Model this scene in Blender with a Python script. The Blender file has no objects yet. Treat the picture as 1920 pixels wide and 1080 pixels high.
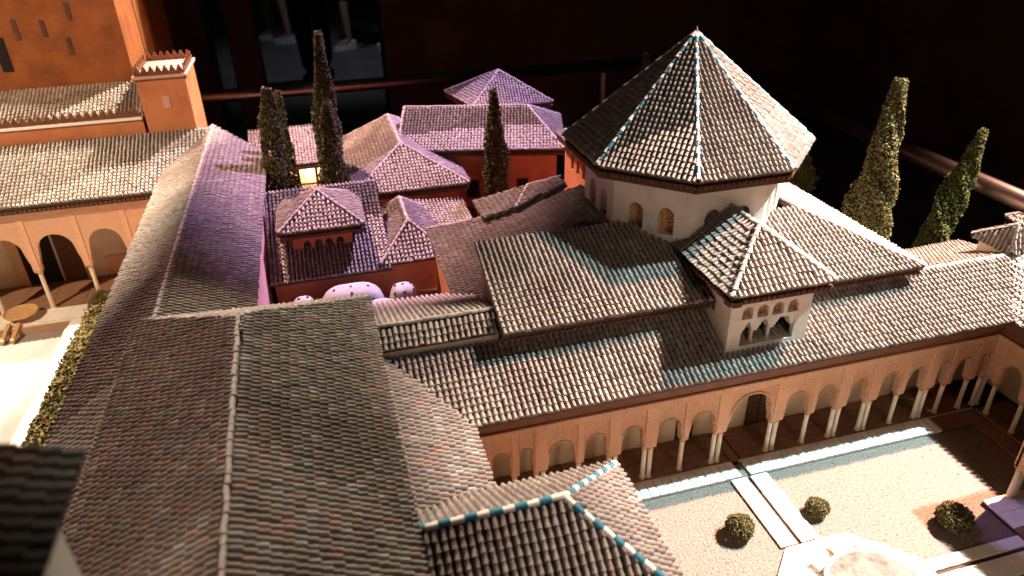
import bpy, math, random
import numpy as np
from mathutils import Matrix, Vector
random.seed(7); rng = np.random.default_rng(7)
S = bpy.context.scene; COL = S.collection

# ------------------------------------------------------------------ camera
YAW, PITCH, ROLL, FPX = 0.256561664, 0.514542964, -0.0239841617, 1350.77
CAM = np.array([0., 0., 1.])
def cam_axes():
    cy, sy, cp, sp = math.cos(YAW), math.sin(YAW), math.cos(PITCH), math.sin(PITCH)
    f = np.array([sy*cp, cy*cp, -sp]); r = np.array([cy, -sy, 0.]); u = np.cross(r, f)
    return r*math.cos(ROLL)+u*math.sin(ROLL), u*math.cos(ROLL)-r*math.sin(ROLL), f
CR, CU, CF = cam_axes()
cd = bpy.data.cameras.new('camera'); cam = bpy.data.objects.new('camera', cd); COL.objects.link(cam)
cam.matrix_world = Matrix([[CR[i], CU[i], -CF[i], CAM[i]] for i in range(3)]+[[0, 0, 0, 1]])
cd.sensor_width = 36; cd.lens = FPX/1920*36; cd.clip_start = .02; cd.clip_end = 60
cd.dof.use_dof = True; cd.dof.focus_distance = 1.42; cd.dof.aperture_fstop = 4.0
S.camera = cam
# ------------------------------------------------------------------ world, lamps, exposure
w = bpy.data.worlds.new('World'); S.world = w; w.use_nodes = True
w.node_tree.nodes['Background'].inputs[0].default_value = (.55, .45, .5, 1)
w.node_tree.nodes['Background'].inputs[1].default_value = .014
S.view_settings.view_transform = 'Standard'; S.view_settings.look = 'None'
S.view_settings.exposure = 0; S.view_settings.gamma = 1; S.view_settings.use_curve_mapping = False
def spot(name, loc, target, power, color, size, blend=.6, radius=.012):
    l = bpy.data.lights.new(name, 'SPOT'); o = bpy.data.objects.new(name, l); COL.objects.link(o)
    l.energy = power; l.color = color; l.spot_size = math.radians(size); l.spot_blend = blend; l.shadow_soft_size = radius
    o.location = loc; o.rotation_euler = (Vector(target)-Vector(loc)).to_track_quat('-Z', 'Y').to_euler()
    return o
spot('warm_key_spot', (2.40, 1.155, 2.60), (1.00, .92, .1), 2600, (1, .55, .37), 37, .85, .03)
spot('cyan_key_spot', (2.40, .73, 2.60), (1.00, .90, .1), 1380, (.60, .92, 1.), 37, .85, .03)
spot('violet_spot', (1.7, 3.4, 2.6), (.30, 2.05, .2), 1500, (.76, .50, 1.), 28, .6)
spot('pink_spot', (-.5, 3.6, 2.6), (.15, 2.02, .2), 1600, (1, .58, .46), 27, .6)
spot('myrtle_spot', (-2.3, 2.45, 2.2), (-1.02, 1.75, .0), 1700, (1, .82, .62), 37, .5)
spot('amber_spot', (-1.9, .40, 2.4), (-.66, 2.12, .36), 420, (1, .72, .48), 25, .5)
spot('portico_roof_spot', (1.0, 3.2, 2.6), (-.72, 2.12, .40), 1500, (1, .83, .64), 17, .4)
spot('tower_side_spot', (1.3, 2.0, 2.5), (-.50, 2.45, .70), 200, (1, .55, .28), 13, .5)
spot('foreground_spot', (.5, 2.9, 2.5), (-.12, .72, .40), 520, (1, .95, .76), 19, .6)
spot('roof_fill_spot', (-1.1, 3.0, 2.3), (-.28, .95, .40), 270, (1, .56, .46), 21, .6)
spot('court_violet_spot', (-.5, 1.5, 2.7), (1.055, .63, .0), 130, (.50, .34, 1.), 2.4, .3)
spot('arcade_spot', (.75, -1.3, 1.2), (.75, .92, .11), 32, (1, .78, .58), 34, .8, .12)  # added fill, stands in for light bounced off the court onto the arcade

# ------------------------------------------------------------------ pixel -> place helpers
def ray(x, y): return CR*((x-960)/FPX)-CU*((y-540)/FPX)+CF
def Pz(x, y, z=0.): d = ray(x, y); return CAM+d*((z-CAM[2])/d[2])
def Py(x, y, Y): d = ray(x, y); return CAM+d*((Y-CAM[1])/d[1])
def Px(x, y, X): d = ray(x, y); return CAM+d*((X-CAM[0])/d[0])
def Ppl(x, y, P0, n): d = ray(x, y); n = np.array(n, float); return CAM+d*(((np.array(P0)-CAM)@n)/(d@n))
def proj(q):
    v = np.array(q)-CAM; k = v@CF
    return 960+FPX*(v@CR)/k, 540-FPX*(v@CU)/k, k
V = lambda *a: np.array(a, float)

# ------------------------------------------------------------------ materials
MATS = {}
def mat(name, col, rough=.75, noise=None, bump=None, build=None, spec=.3, metal=0.):
    m = bpy.data.materials.new(name); m.use_nodes = True; nt = m.node_tree; n = nt.nodes; L = nt.links
    b = n['Principled BSDF']; b.inputs['Roughness'].default_value = rough; b.inputs['Metallic'].default_value = metal
    b.inputs['Specular IOR Level'].default_value = spec
    b.inputs['Base Color'].default_value = (*col, 1)
    geo = n.new('ShaderNodeNewGeometry'); vec = geo.outputs['Position']
    def nz(scale, detail=4., rgh=.6):
        t = n.new('ShaderNodeTexNoise'); t.inputs['Scale'].default_value = scale; t.inputs['Detail'].default_value = detail
        t.inputs['Roughness'].default_value = rgh; L.new(vec, t.inputs['Vector']); return t.outputs['Fac']
    def mix(fac, a, c, mode='MIX'):
        x = n.new('ShaderNodeMix'); x.data_type = 'RGBA'; x.blend_type = mode
        for s, v in ((0, fac), (6, a), (7, c)):
            if hasattr(v, 'is_output'): L.new(v, x.inputs[s])
            else: x.inputs[s].default_value = v if s == 0 else (*v, 1)
        return x.outputs[2]
    def ramp(src, p0, p1):
        r = n.new('ShaderNodeMapRange'); r.inputs[1].default_value = p0; r.inputs[2].default_value = p1; L.new(src, r.inputs[0]); return r.outputs[0]
    def math_(op, a, c=None):
        x = n.new('ShaderNodeMath'); x.operation = op
        for i, v in enumerate((a, c)):
            if v is None: continue
            if hasattr(v, 'is_output'): L.new(v, x.inputs[i])
            else: x.inputs[i].default_value = v
        return x.outputs[0]
    out = None; h = None
    if noise:
        sc, c2, lo, hi = noise; out = mix(ramp(nz(sc), lo, hi), col, c2)
    if build: 
        r = build(dict(n=n, L=L, nz=nz, mix=mix, ramp=ramp, m=math_, geo=geo, base=out or col, vec=vec)); out, h = r
    if out is not None and hasattr(out, 'is_output'): L.new(out, b.inputs['Base Color'])
    if bump or h is not None:
        bp = n.new('ShaderNodeBump'); 
        if h is None: h = nz(bump[0], 5.); 
        bp.inputs['Strength'].default_value = bump[1]; bp.inputs['Distance'].default_value = bump[2]
        L.new(h, bp.inputs['Height']); L.new(bp.outputs['Normal'], b.inputs['Normal'])
    MATS[name] = m; return m
def b_tile(k):
    a = k['n'].new('ShaderNodeAttribute'); a.attribute_name = 'tint'
    c = k['mix'](k['ramp'](k['nz'](420, 3.), .56, .80), a.outputs['Color'], (.36, .33, .30))
    c = k['mix'](k['ramp'](k['nz'](150, 5.), .58, .8), c, (.09, .075, .065))
    c = k['mix'](k['ramp'](k['nz'](9, 3.), .45, .75), c, (.19, .15, .13))
    return c, k['nz'](600, 4.)
M_tile = mat('roof_tile', (.34, .29, .26), .72, bump=(1, .35, .0012), build=b_tile, spec=.25)
M_under = mat('roof_mortar', (.06, .046, .04), .9, bump=(300, .4, .002))  # slab under the tiles, coloured dark for the shade in the grooves
M_blue = mat('glazed_blue', (.035, .16, .23), .3, noise=(200, (.07, .25, .32), .4, .7), spec=.5)
M_white_gl = mat('glazed_white', (.78, .74, .66), .35, noise=(200, (.55, .50, .44), .45, .8), spec=.5)
M_ridge = mat('ridge_mortar', (.33, .28, .25), .8, noise=(140, (.20, .16, .145), .4, .7), bump=(400, .4, .0015))
M_white = mat('white_plaster', (.70, .64, .57), .85, noise=(25, (.55, .48, .42), .45, .8), bump=(160, .35, .0015))
M_cream = mat('cream_plaster', (.66, .54, .37), .85, noise=(20, (.52, .40, .26), .4, .8), bump=(160, .3, .001))
M_orange = mat('ochre_plaster', (.50, .19, .085), .85, noise=(14, (.38, .13, .055), .4, .75), bump=(180, .4, .0015))
M_pinkw = mat('pink_plaster', (.52, .32, .27), .85, noise=(18, (.42, .22, .17), .4, .75), bump=(180, .35, .0015))
def b_brick(k):
    sx = k['n'].new('ShaderNodeSeparateXYZ'); k['L'].new(k['vec'], sx.inputs[0]); m = k['m']
    f = m('FRACT', m('MULTIPLY', sx.outputs[2], 170.)); line = m('LESS_THAN', f, .28)
    c = k['mix'](k['ramp'](k['nz'](16, 4.), .35, .7), (.26, .08, .022), (.16, .046, .013))
    c = k['mix'](m('MULTIPLY', line, .16), c, (.33, .14, .05))
    return c, m('SUBTRACT', k['nz'](120), m('MULTIPLY', line, .3))
M_brick = mat('tower_brick', (.5, .2, .08), .85, bump=(1, .5, .002), build=b_brick)
def b_stucco(freq):
    def f(k):
        m = k['m']; sx = k['n'].new('ShaderNodeSeparateXYZ'); k['L'].new(k['vec'], sx.inputs[0])
        u = m('ADD', sx.outputs[0], sx.outputs[1]); wv = m('MULTIPLY', k['nz'](60, 2.), .012)
        a = m('ABSOLUTE', m('SINE', m('MULTIPLY', m('ADD', m('ADD', u, sx.outputs[2]), wv), freq)))
        b = m('ABSOLUTE', m('SINE', m('MULTIPLY', m('SUBTRACT', m('SUBTRACT', u, sx.outputs[2]), wv), freq)))
        ln = k['ramp'](m('MINIMUM', a, b), .42, .12)
        dots = k['ramp'](m('MULTIPLY', a, b), .55, .9)
        hh = m('MAXIMUM', ln, dots); hh = m('MULTIPLY', hh, k['ramp'](k['nz'](260, 3.), .2, .55))
        c = k['mix'](hh, (.56, .225, .105), (.95, .74, .54))
        c = k['mix'](k['ramp'](k['nz'](22, 3.), .4, .75), c, (.74, .43, .25))
        return c, m('ADD', hh, m('MULTIPLY', k['nz'](400), .4))
    return f
M_stucco = mat('carved_stucco', (.6, .3, .16), .85, bump=(1, .9, .0022), build=b_stucco(math.pi/.011))
M_stucco_p = mat('carved_stucco_fine', (.6, .3, .16), .85, bump=(1, .7, .0015), build=b_stucco(math.pi/.006))
M_lattice = mat('window_lattice', (.6, .3, .16), .8, bump=(1, .9, .002), build=lambda k: (lambda v: (k['mix'](k['ramp'](v, .10, .03), (.72, .42, .20), (.16, .045, .02)), v))(
    (lambda t: (t.__setattr__('feature', 'DISTANCE_TO_EDGE'), t.inputs['Scale'].__setattr__('default_value', 190), k['L'].new(k['vec'], t.inputs['Vector']), t.outputs['Distance'])[-1])(k['n'].new('ShaderNodeTexVoronoi'))))
M_wood = mat('dark_wood', (.10, .042, .022), .7, noise=(90, (.05, .02, .012), .4, .7), bump=(250, .4, .001))
M_woodr = mat('brown_cornice', (.16, .062, .03), .75, noise=(60, (.10, .035, .018), .4, .7), bump=(300, .5, .0015))
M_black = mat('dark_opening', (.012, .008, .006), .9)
M_marble = mat('white_marble', (.80, .77, .72), .45, noise=(30, (.70, .66, .60), .5, .8))
M_col = mat('column_marble', (.74, .66, .52), .5, noise=(70, (.62, .52, .38), .4, .8), bump=(300, .2, .0008))
M_cap = mat('capital_stone', (.62, .40, .20), .8, noise=(200, (.42, .22, .10), .4, .7), bump=(420, .8, .002))
M_floor_t = mat('brown_paving', (.27, .145, .09), .6, noise=(40, (.20, .10, .06), .4, .75))
M_grout = mat('paving_joint', (.07, .035, .02), .9)
def b_gravel(k):
    c = k['mix'](k['ramp'](k['nz'](240, 3., .7), .42, .62), (.285, .232, .196), (.20, .152, .122))
    c = k['mix'](k['ramp'](k['nz'](170, 2., .5), .62, .72), c, (.105, .07, .05))
    return c, k['m']('ADD', k['nz'](230, 3.), k['m']('MULTIPLY', k['nz'](600), .4))
M_gravel = mat('court_gravel', (.62, .5, .38), .95, bump=(1, 1., .006), build=b_gravel)
M_base = mat('model_base_board', (.05, .035, .03), .9, noise=(10, (.03, .02, .018), .4, .7))
M_water = mat('pool_water', (.30, .28, .27), .12, noise=(8, (.25, .22, .20), .4, .7), spec=.5)
M_sand = mat('pool_lining', (.42, .28, .17), .8, noise=(20, (.34, .2, .11), .4, .7))
def b_leaf(k):
    a = k['n'].new('ShaderNodeAttribute'); a.attribute_name = 'tint'; return a.outputs['Color'], None
M_leaf = mat('foliage_flock', (.1, .1, .03), .9, build=b_leaf)
M_trunk = mat('tree_trunk', (.09, .055, .03), .9)
M_rail = mat('brushed_steel', (.24, .17, .15), .36, metal=1.)
M_room = mat('room_floor', (.16, .15, .15), .6, noise=(3, (.11, .10, .10), .4, .7))
M_wall_dk = mat('dark_wall', (.20, .12, .085), .9, noise=(2, (.10, .06, .045), .4, .7))
M_cloth_b = mat('black_cloth', (.008, .008, .01), .9)
M_cloth_g = mat('grey_cloth', (.05, .05, .06), .9)
M_skin = mat('skin', (.45, .26, .19), .55)
M_shoe = mat('white_shoe', (.72, .76, .74), .6)
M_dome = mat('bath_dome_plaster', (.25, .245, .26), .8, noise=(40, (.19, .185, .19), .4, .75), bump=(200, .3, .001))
M_lamp = mat('lit_wall_plaster', (.72, .6, .45), .8)

# ------------------------------------------------------------------ mesh + object helpers
BASE = {}                                   # thing -> base point
class MB:
    def __init__(s): s.v = []; s.f = []
    def add(s, vs, fs):
        o = len(s.v); s.v += [tuple(map(float, p)) for p in vs]; s.f += [tuple(i+o for i in f) for f in fs]; return s
    def box(s, a, b):
        x0, y0, z0 = a; x1, y1, z1 = b
        return s.add([(x0, y0, z0), (x1, y0, z0), (x1, y1, z0), (x0, y1, z0), (x0, y0, z1), (x1, y0, z1), (x1, y1, z1), (x0, y1, z1)],
                     [(0, 3, 2, 1), (4, 5, 6, 7), (0, 1, 5, 4), (1, 2, 6, 5), (2, 3, 7, 6), (3, 0, 4, 7)])
    def prism(s, bot, top):                 # two rings of the same length
        n = len(bot); 
        return s.add(list(bot)+list(top), [tuple(range(n-1, -1, -1)), tuple(range(n, 2*n))]+[(i, (i+1) % n, n+(i+1) % n, n+i) for i in range(n)])
    def lathe(s, c, prof, n=12, ax=None):   # profile (r, h) about a vertical axis, or about the direction ax
        c = V(*c); d = V(0, 0, 1) if ax is None else V(*ax)/np.linalg.norm(ax)
        t = V(1, 0, 0) if abs(d[0]) < .8 else V(0, 1, 0); a = np.cross(d, t); a /= np.linalg.norm(a); b = np.cross(d, a)
        vs = [c+d*h+(a*math.cos(2*math.pi*i/n)+b*math.sin(2*math.pi*i/n))*r for r, h in prof for i in range(n)]
        fs = [(j*n+i, j*n+(i+1) % n, (j+1)*n+(i+1) % n, (j+1)*n+i) for j in range(len(prof)-1) for i in range(n)]
        fs += [tuple(range(n-1, -1, -1)), tuple((len(prof)-1)*n+i for i in range(n))]
        return s.add(vs, fs)
    def tube(s, p, q, r, n=10):
        p, q = V(*p), V(*q); return s.lathe(p, [(r, 0), (r, np.linalg.norm(q-p))], n, q-p)
    def build(s, name, m, parent=None, kind=None, smooth=False, fix=True):
        b = BASE.get(parent.name, V(0, 0, 0)) if parent else V(0, 0, 0)
        me = bpy.data.meshes.new(name); me.from_pydata([tuple(V(*p)-b) for p in s.v], [], s.f); me.update()
        if fix:
            import bmesh
            bm = bmesh.new(); bm.from_mesh(me); bmesh.ops.recalc_face_normals(bm, faces=bm.faces); bm.to_mesh(me); bm.free()
        if smooth: me.shade_smooth() if hasattr(me, 'shade_smooth') else None
        me.materials.append(m); o = bpy.data.objects.new(name, me); COL.objects.link(o)
        if parent: o.parent = parent; BASE[o.name] = b
        if kind: o['kind'] = kind
        return o
def tag(o, label, cat, group=None):
    o['label'] = label; o['category'] = cat
    if group: o['group'] = group
    return o
def thing(name, base, label, cat, group=None):
    o = bpy.data.objects.new(name, None); COL.objects.link(o); o.location = base; o.empty_display_size = .02
    BASE[o.name] = V(*base); return tag(o, label, cat, group)
def struct(name, mb, m): return mb.build(name, m, kind='structure')

# ------------------------------------------------------------------ roofs and tiles
PITCH_T, COURSE = .0100, .0122
TILES = {}                                  # thing name -> list of (roof object, M(4x4), frac)
TINTS = [(0.275, 0.229, 0.2), (0.289, 0.246, 0.217), (0.259, 0.216, 0.189), (0.309, 0.264, 0.232), (0.318, 0.239, 0.203), (0.244, 0.204, 0.179), (0.278, 0.249, 0.215), (0.344, 0.299, 0.265), (0.265, 0.218, 0.195), (0.294, 0.242, 0.21), (0.389, 0.233, 0.179), (0.409, 0.384, 0.355), (0.321, 0.209, 0.165), (0.253, 0.209, 0.184), (0.287, 0.243, 0.213)]
def tile_profile(p=1.):
    P = []
    for i in range(7):
        a = math.pi*(1-i/6); P.append((-.10+.34*math.cos(a), .48*math.sin(a)-.02))
    P += [(.34, -.16), (.47, -.10)]
    return P
PROF = tile_profile()
def tile_arrays():
    """unit tile: u in pitch units, v 0..1 course, h in pitch units"""
    n = len(PROF); vs = []
    for v, lift, wd in ((-.10, .26, 1.06), (1.0, .02, .90)):
        for u, h in PROF: vs.append((u*wd if u > -.2 or True else u, v, h*(1. if v < 0 else .86)+lift))
    for u, h in PROF: vs.append((u*1.06, -.10, min(h*.5, .10)-.10))
    fs = [(i, i+1, n+i+1, n+i) for i in range(n-1)]+[(2*n+i, 2*n+i+1, i+1, i) for i in range(n-1)]
    return np.array(vs), fs
TV, TF = tile_arrays()
def tile_mesh(tint):
    me = bpy.data.meshes.new('tile'); me.from_pydata([tuple((v*V(PITCH_T, COURSE, PITCH_T))) for v in TV], [], TF); me.update()
    at = me.color_attributes.new('tint', 'FLOAT_COLOR', 'POINT'); c = np.tile((*tint, 1.), (len(TV), 1)).astype(np.float32); at.data.foreach_set('color', c.ravel())
    me.materials.append(M_tile); me.shade_smooth() if False else None
    return me
TILE_MESHES = [tile_mesh(t) for t in TINTS]
def roof(th, poly, thick=.008, slab_mat=None, tiles=True, course=COURSE, down=None, name='roof', pitch=None):
    """poly: 3-D points of one roof plane (roughly planar). Adds slab + registers its tiles."""
    P = [V(*p) for p in poly]; n = V(0, 0, 0)
    for i in range(len(P)): n = n+np.cross(P[i], P[(i+1) % len(P)])
    n /= np.linalg.norm(n)
    if n[2] < 0: n = -n; P = P[::-1]
    mb = MB(); mb.prism([p-n*thick for p in P], P); ob = mb.build(name, slab_mat or M_under, th)
    if not tiles: return ob
    dn = V(0, 0, -1)-n*(-n[2]); dn /= np.linalg.norm(dn)
    if down is not None: d = V(*down); d = d-n*(d@n); dn = d/np.linalg.norm(d)
    up = -dn; u = np.cross(up, n); c0 = P[0]
    Q = np.array([((p-c0)@u, (p-c0)@up) for p in P]); 
    u0, u1 = Q[:, 0].min(), Q[:, 0].max(); v0 = Q[:, 1].min()
    pitch = pitch or PITCH_T; nc = max(1, round((u1-u0)/pitch)); ds = (u1-u0)/nc; lst = TILES.setdefault(th.name, [])
    off = rng.uniform(-.0015, .0015, nc+1)
    for k in range(nc):
        uu = u0+(k+.5)*ds+1.3e-5; cr = []
        for i in range(len(Q)):
            a, b = Q[i], Q[(i+1) % len(Q)]
            if (a[0]-uu)*(b[0]-uu) < 0: cr.append(a[1]+(b[1]-a[1])*(uu-a[0])/(b[0]-a[0]))
        cr.sort()
        for va, vb in zip(cr[::2], cr[1::2]):
            j = math.floor((va-v0)/course); w0 = v0+j*course
            while w0 < vb:
                s, e = max(w0, va), min(w0+course, vb)
                if e-s > .3*course:
                    fr = (e-s)/COURSE; jit = rng.normal(0, .03)
                    M = np.eye(4); uj = u*math.cos(jit)+up*math.sin(jit); vj = up*math.cos(jit)-u*math.sin(jit)
                    M[:3, 0] = uj*(ds/PITCH_T); M[:3, 1] = vj*fr; M[:3, 2] = n*rng.uniform(.88, 1.14)*pitch/PITCH_T
                    M[:3, 3] = c0+u*(uu+rng.normal(0, .0003))+up*(s+off[k]*.6+rng.normal(0, .0004))+n*.0024
                    lst.append((ob, M, fr))
                w0 += course
    return ob
def ridge(th, p, q, r=.0055, seg=.0135, mats=None, lift=.004, name='ridge_tile'):
    p, q = V(*p)+V(0, 0, lift), V(*q)+V(0, 0, lift); d = q-p; L = np.linalg.norm(d); n = max(1, round(L/seg)); d /= L; sl = L/n
    sd = np.cross(d, V(0, 0, 1)); sd /= np.linalg.norm(sd); up = np.cross(sd, d)
    mats = mats or [M_ridge]; meshes = []
    for m in mats:
        key = ('rt', m.name, round(r, 5), round(sl, 5))
        if key not in BASE:
            mb = MB(); K = 6
            prof = [(math.cos(math.pi*i/K), math.sin(math.pi*i/K)) for i in range(K+1)]
            ra = [(-r*.5*0, 0, 0)]
            a = [(0, r*1.08*c, r*1.08*s) for c, s in prof]; b = [(sl*1.12, r*.86*c, r*.86*s) for c, s in prof]
            bot = [(0, -r*1.08, -r*.8), (0, r*1.08, -r*.8), (sl*1.12, -r*.86, -r*.8), (sl*1.12, r*.86, -r*.8)]
            mb.add(a+b, [(i, i+1, K+2+i, K+1+i) for i in range(K)]+[tuple(range(K, -1, -1)), tuple(range(K+1, 2*K+2)), (0, K+1, 2*K+1, K)])
            o = mb.build('ridge_tile', m); BASE[key] = o.data; bpy.data.objects.remove(o)
        meshes.append(BASE[key])
    base = BASE[th.name]
    for i in range(n):
        o = bpy.data.objects.new(name, meshes[i % len(mats)]); COL.objects.link(o); o.parent = th
        c = p+d*sl*i-base; j = rng.normal(0, .0004, 3)
        o.matrix_local = Matrix([[d[k], sd[k], up[k], c[k]+j[k]] for k in range(3)]+[[0, 0, 0, 1]])
def walls(th, foot, z0, ztop, m, name='wall'):
    """foot: xy ring; ztop number or function(x,y)"""
    f = ztop if callable(ztop) else (lambda x, y: ztop)
    mb = MB(); mb.prism([(x, y, z0) for x, y in foot], [(x, y, f(x, y)) for x, y in foot]); return mb.build(name, m, th)
def plane_f(P0, n): 
    P0, n = V(*P0), V(*n); return lambda x, y: P0[2]-((x-P0[0])*n[0]+(y-P0[1])*n[1])/n[2]
def eave_board(th, p, q, inn, h=.010, m=None, dentil=True):
    """dark rafters under an eave edge p->q; inn = inward horizontal unit vector"""
    p, q, inn = V(*p), V(*q), V(*inn); d = q-p; L = np.linalg.norm(d); d /= L; mb = MB()
    a = p+inn*.006-V(0, 0, .010); b = q+inn*.006-V(0, 0, .010); w_ = inn*.016
    mb.prism([a-V(0, 0, h), b-V(0, 0, h), b-V(0, 0, h)+w_, a-V(0, 0, h)+w_], [a, b, b+w_, a+w_]); mb.build('cornice', M_wood, th)
    if dentil:
        n = int(L/.011); mb = MB()
        for i in range(n):
            c = p+d*(i+.5)*L/n+inn*.001-V(0, 0, .0095)
            e = d*.0026; g = inn*.006
            mb.prism([c-e-V(0, 0, .006), c+e-V(0, 0, .006), c+e+g-V(0, 0, .006), c-e+g-V(0, 0, .006)], [c-e, c+e, c+e+g, c-e+g])
        mb.build('rafter_ends', M_woodr, th, kind='stuff')
def hip4(th, c, r0, r1, along='front', planes='frbl', hips=True, mats=None, rr=.0045, eaves='fr'):
    """c: 4 eave corners FL, FR, BR, BL ; r0,r1 ridge ends"""
    c = [V(*x) for x in c]; r0, r1 = V(*r0), V(*r1); same = np.linalg.norm(r0-r1) < 1e-4
    if along == 'front': F = dict(f=[c[0], c[1], r1, r0], r=[c[1], c[2], r1], b=[c[2], c[3], r0, r1], l=[c[3], c[0], r0]); H = [(c[0], r0), (c[1], r1), (c[2], r1), (c[3], r0)]
    else: F = dict(f=[c[0], c[1], r0], r=[c[1], c[2], r1, r0], b=[c[2], c[3], r1], l=[c[3], c[0], r0, r1]); H = [(c[0], r0), (c[1], r0), (c[2], r1), (c[3], r1)]
    if same: F = dict(f=[c[0], c[1], r0], r=[c[1], c[2], r0], b=[c[2], c[3], r0], l=[c[3], c[0], r0])
    for k in planes: roof(th, F[k])
    if hips:
        for a, b in H: ridge(th, a, b, rr, mats=mats)
        if not same: ridge(th, r0, r1, rr, mats=mats)
    mid = sum(c)/4
    for k, (i, j) in dict(f=(0, 1), r=(1, 2), b=(2, 3), l=(3, 0)).items():
        if k in eaves:
            d = c[j]-c[i]; nn = V(-d[1], d[0], 0); nn /= np.linalg.norm(nn)
            if nn@(mid-c[i]) < 0: nn = -nn
            eave_board(th, c[i], c[j], nn)
def inset(c, o):
    c = [V(*x) for x in c]; m = sum(c)/len(c); out = []
    for i in range(len(c)):
        a = c[i]-c[i-1]; b = c[(i+1) % len(c)]-c[i]; a[2] = b[2] = 0; a /= np.linalg.norm(a); b /= np.linalg.norm(b)
        out.append(((c[i]+(b-a)*o)[0], (c[i]+(b-a)*o)[1]))
    return out

# ------------------------------------------------------------------ walls with arched openings
def arch_panel(width, z0, z1, holes, fmap, th_, N=10):
    """wall from u=0..width; holes: (cu, half, sill, spring, apex[, step, half0]); fmap(u, depth, z)->world"""
    mb = MB()
    def q(a, b, c, d): mb.add([fmap(*a), fmap(*b), fmap(*c), fmap(*d)], [(0, 1, 2, 3)])
    def face(u0, u1, za0, za1, zb0, zb1):
        for dp in (0., th_): q((u0, dp, za0), (u1, dp, zb0), (u1, dp, zb1), (u0, dp, za1))
    x = 0.; holes = sorted(holes)
    for h in holes:
        cu, w_, sill, spr, apx = h[:5]; stp, w0 = (h[5], h[6]) if len(h) > 6 else (None, w_)
        face(x, cu-w0, z0, z1, z0, z1)
        us = [cu-w_*math.cos(math.pi*i/N) for i in range(N+1)]; ts = [spr+(apx-spr)*math.sin(math.pi*i/N) for i in range(N+1)]
        if stp:
            us = [cu-w0, cu-w0*.5-w_*.5]+us+[cu+w0*.5+w_*.5, cu+w0]; g = (spr+stp)/2
            ts = [stp, stp+(g-stp)*.7]+ts+[stp+(g-stp)*.7, stp]
            us[2] = cu-w_; us[-3] = cu+w_
        pts = list(zip(us, ts)); 
        for (a, ta), (b, tb) in zip(pts, pts[1:]):
            face(a, b, ta, z1, tb, z1)
            q((a, 0, ta), (b, 0, tb), (b, th_, tb), (a, th_, ta))
            if sill > z0: face(a, b, z0, sill, z0, sill)
        for u_, t_ in (pts[0], pts[-1]): q((u_, 0, sill), (u_, 0, t_), (u_, th_, t_), (u_, th_, sill))
        if sill > z0: q((cu-w0, 0, sill), (cu+w0, 0, sill), (cu+w0, th_, sill), (cu-w0, th_, sill))
        else: pass
        x = cu+w0
    face(x, width, z0, z1, z0, z1)
    for u_ in (0., width): q((u_, 0, z0), (u_, 0, z1), (u_, th_, z1), (u_, th_, z0))
    q((0, 0, z1), (width, 0, z1), (width, th_, z1), (0, th_, z1))
    if all(h[2] > z0 for h in holes): q((0, 0, z0), (width, 0, z0), (width, th_, z0), (0, th_, z0))
    return mb
def box_map(mb, fm, u0, u1, d0, d1, z0, z1):
    c = [(u0, d0), (u1, d0), (u1, d1), (u0, d1)]
    mb.prism([fm(u, d, z0) for u, d in c], [fm(u, d, z1) for u, d in c]); return mb
def column(th, x, y, z0, h, r=.0046, cap=.013):
    mb = MB(); mb.lathe((x, y, z0), [(r*1.35, 0), (r*1.35, .003), (r*1.05, .005), (r, h*.1), (r*.94, h-cap), (r*1.1, h-cap+.001), (r*1.1, h-cap+.0025), (r*.95, h-cap+.003)], 12)
    sh = mb.build('column_shaft', M_col, th)
    mb = MB(); b = h-cap+.003
    mb.lathe((x, y, z0), [(r*1.0, b), (r*1.25, b+.003), (r*1.15, b+.0045), (r*1.7, b+.0075)], 8)
    s = r*1.65; mb.box((x-s, y-s, z0+b+.0075), (x+s, y+s, z0+h)); mb.build('capital', M_cap, sh)
def arcade(th, fm, groups, u0, u1, zcap, zarch, ztop, thick=.016, big=None, order=True, cols=True):
    """groups: list of (u, n columns). fm(u,depth,z)"""
    holes = []; gs = sorted(groups)
    hw = lambda n: .0075 if n == 1 else .0135
    for (a, na), (b, nb) in zip(gs, gs[1:]):
        l, r = a+hw(na), b-hw(nb); c, w0 = (l+r)/2, (r-l)/2
        ap = big if (big and w0 > .045) else zarch
        w1 = w0*.86; holes.append((c-u0, w1, zcap, max(zcap+.018, ap-w1*1.0), ap, zcap+.010, w0))
    wl = arch_panel(u1-u0, zcap, ztop-.016, holes, lambda u, d, z: fm(u0+u, d, z), thick, 14).build('arcade_wall', M_stucco, th)
    box_map(MB(), fm, u0, u1, -.004, thick, ztop-.0155, ztop).build('frieze', M_stucco_p, th)
    box_map(MB(), fm, u0, u1, -.0055, -.0042, ztop-.003, ztop-.0005).build('moulding', M_cap, th)
    for a, n in gs:
        e = .0055 if n == 1 else .0115
        if a-e > u0 and a+e < u1: 
            box_map(MB(), fm, a-e, a+e, -.0025, -.0002, zcap+.001, ztop-.0165).build('pilaster', M_stucco_p, th)
        if cols:
            for k in range(n):
                uu = a+(k-(n-1)/2)*.0125; q = fm(uu, thick/2, 0); column(th, q[0], q[1], 0, zcap)
    for h in holes:                                        # raised arch rims
        mb = MB(); cu, w_, _, spr, apx = h[:5]; N = 12
        for i in range(N):
            a0, a1 = math.pi*i/N, math.pi*(i+1)/N; P = []
            for aa in (a0, a1):
                for k, dd in ((1.0, -.002), (1.09, -.002), (1.09, .001), (1.0, .001)):
                    P.append(fm(u0+cu-w_*k*math.cos(aa), dd, spr+(apx-spr)*k*math.sin(aa)))
            mb.add(P, [(0, 1, 5, 4), (1, 2, 6, 5), (2, 3, 7, 6), (3, 0, 4, 7)]+([(0, 3, 2, 1)] if i == 0 else [])+([(4, 5, 6, 7)] if i == N-1 else []))
        mb.build('arch_rim', M_cap, th)
    return wl

AX = .705                                                  # axis of the court
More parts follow.
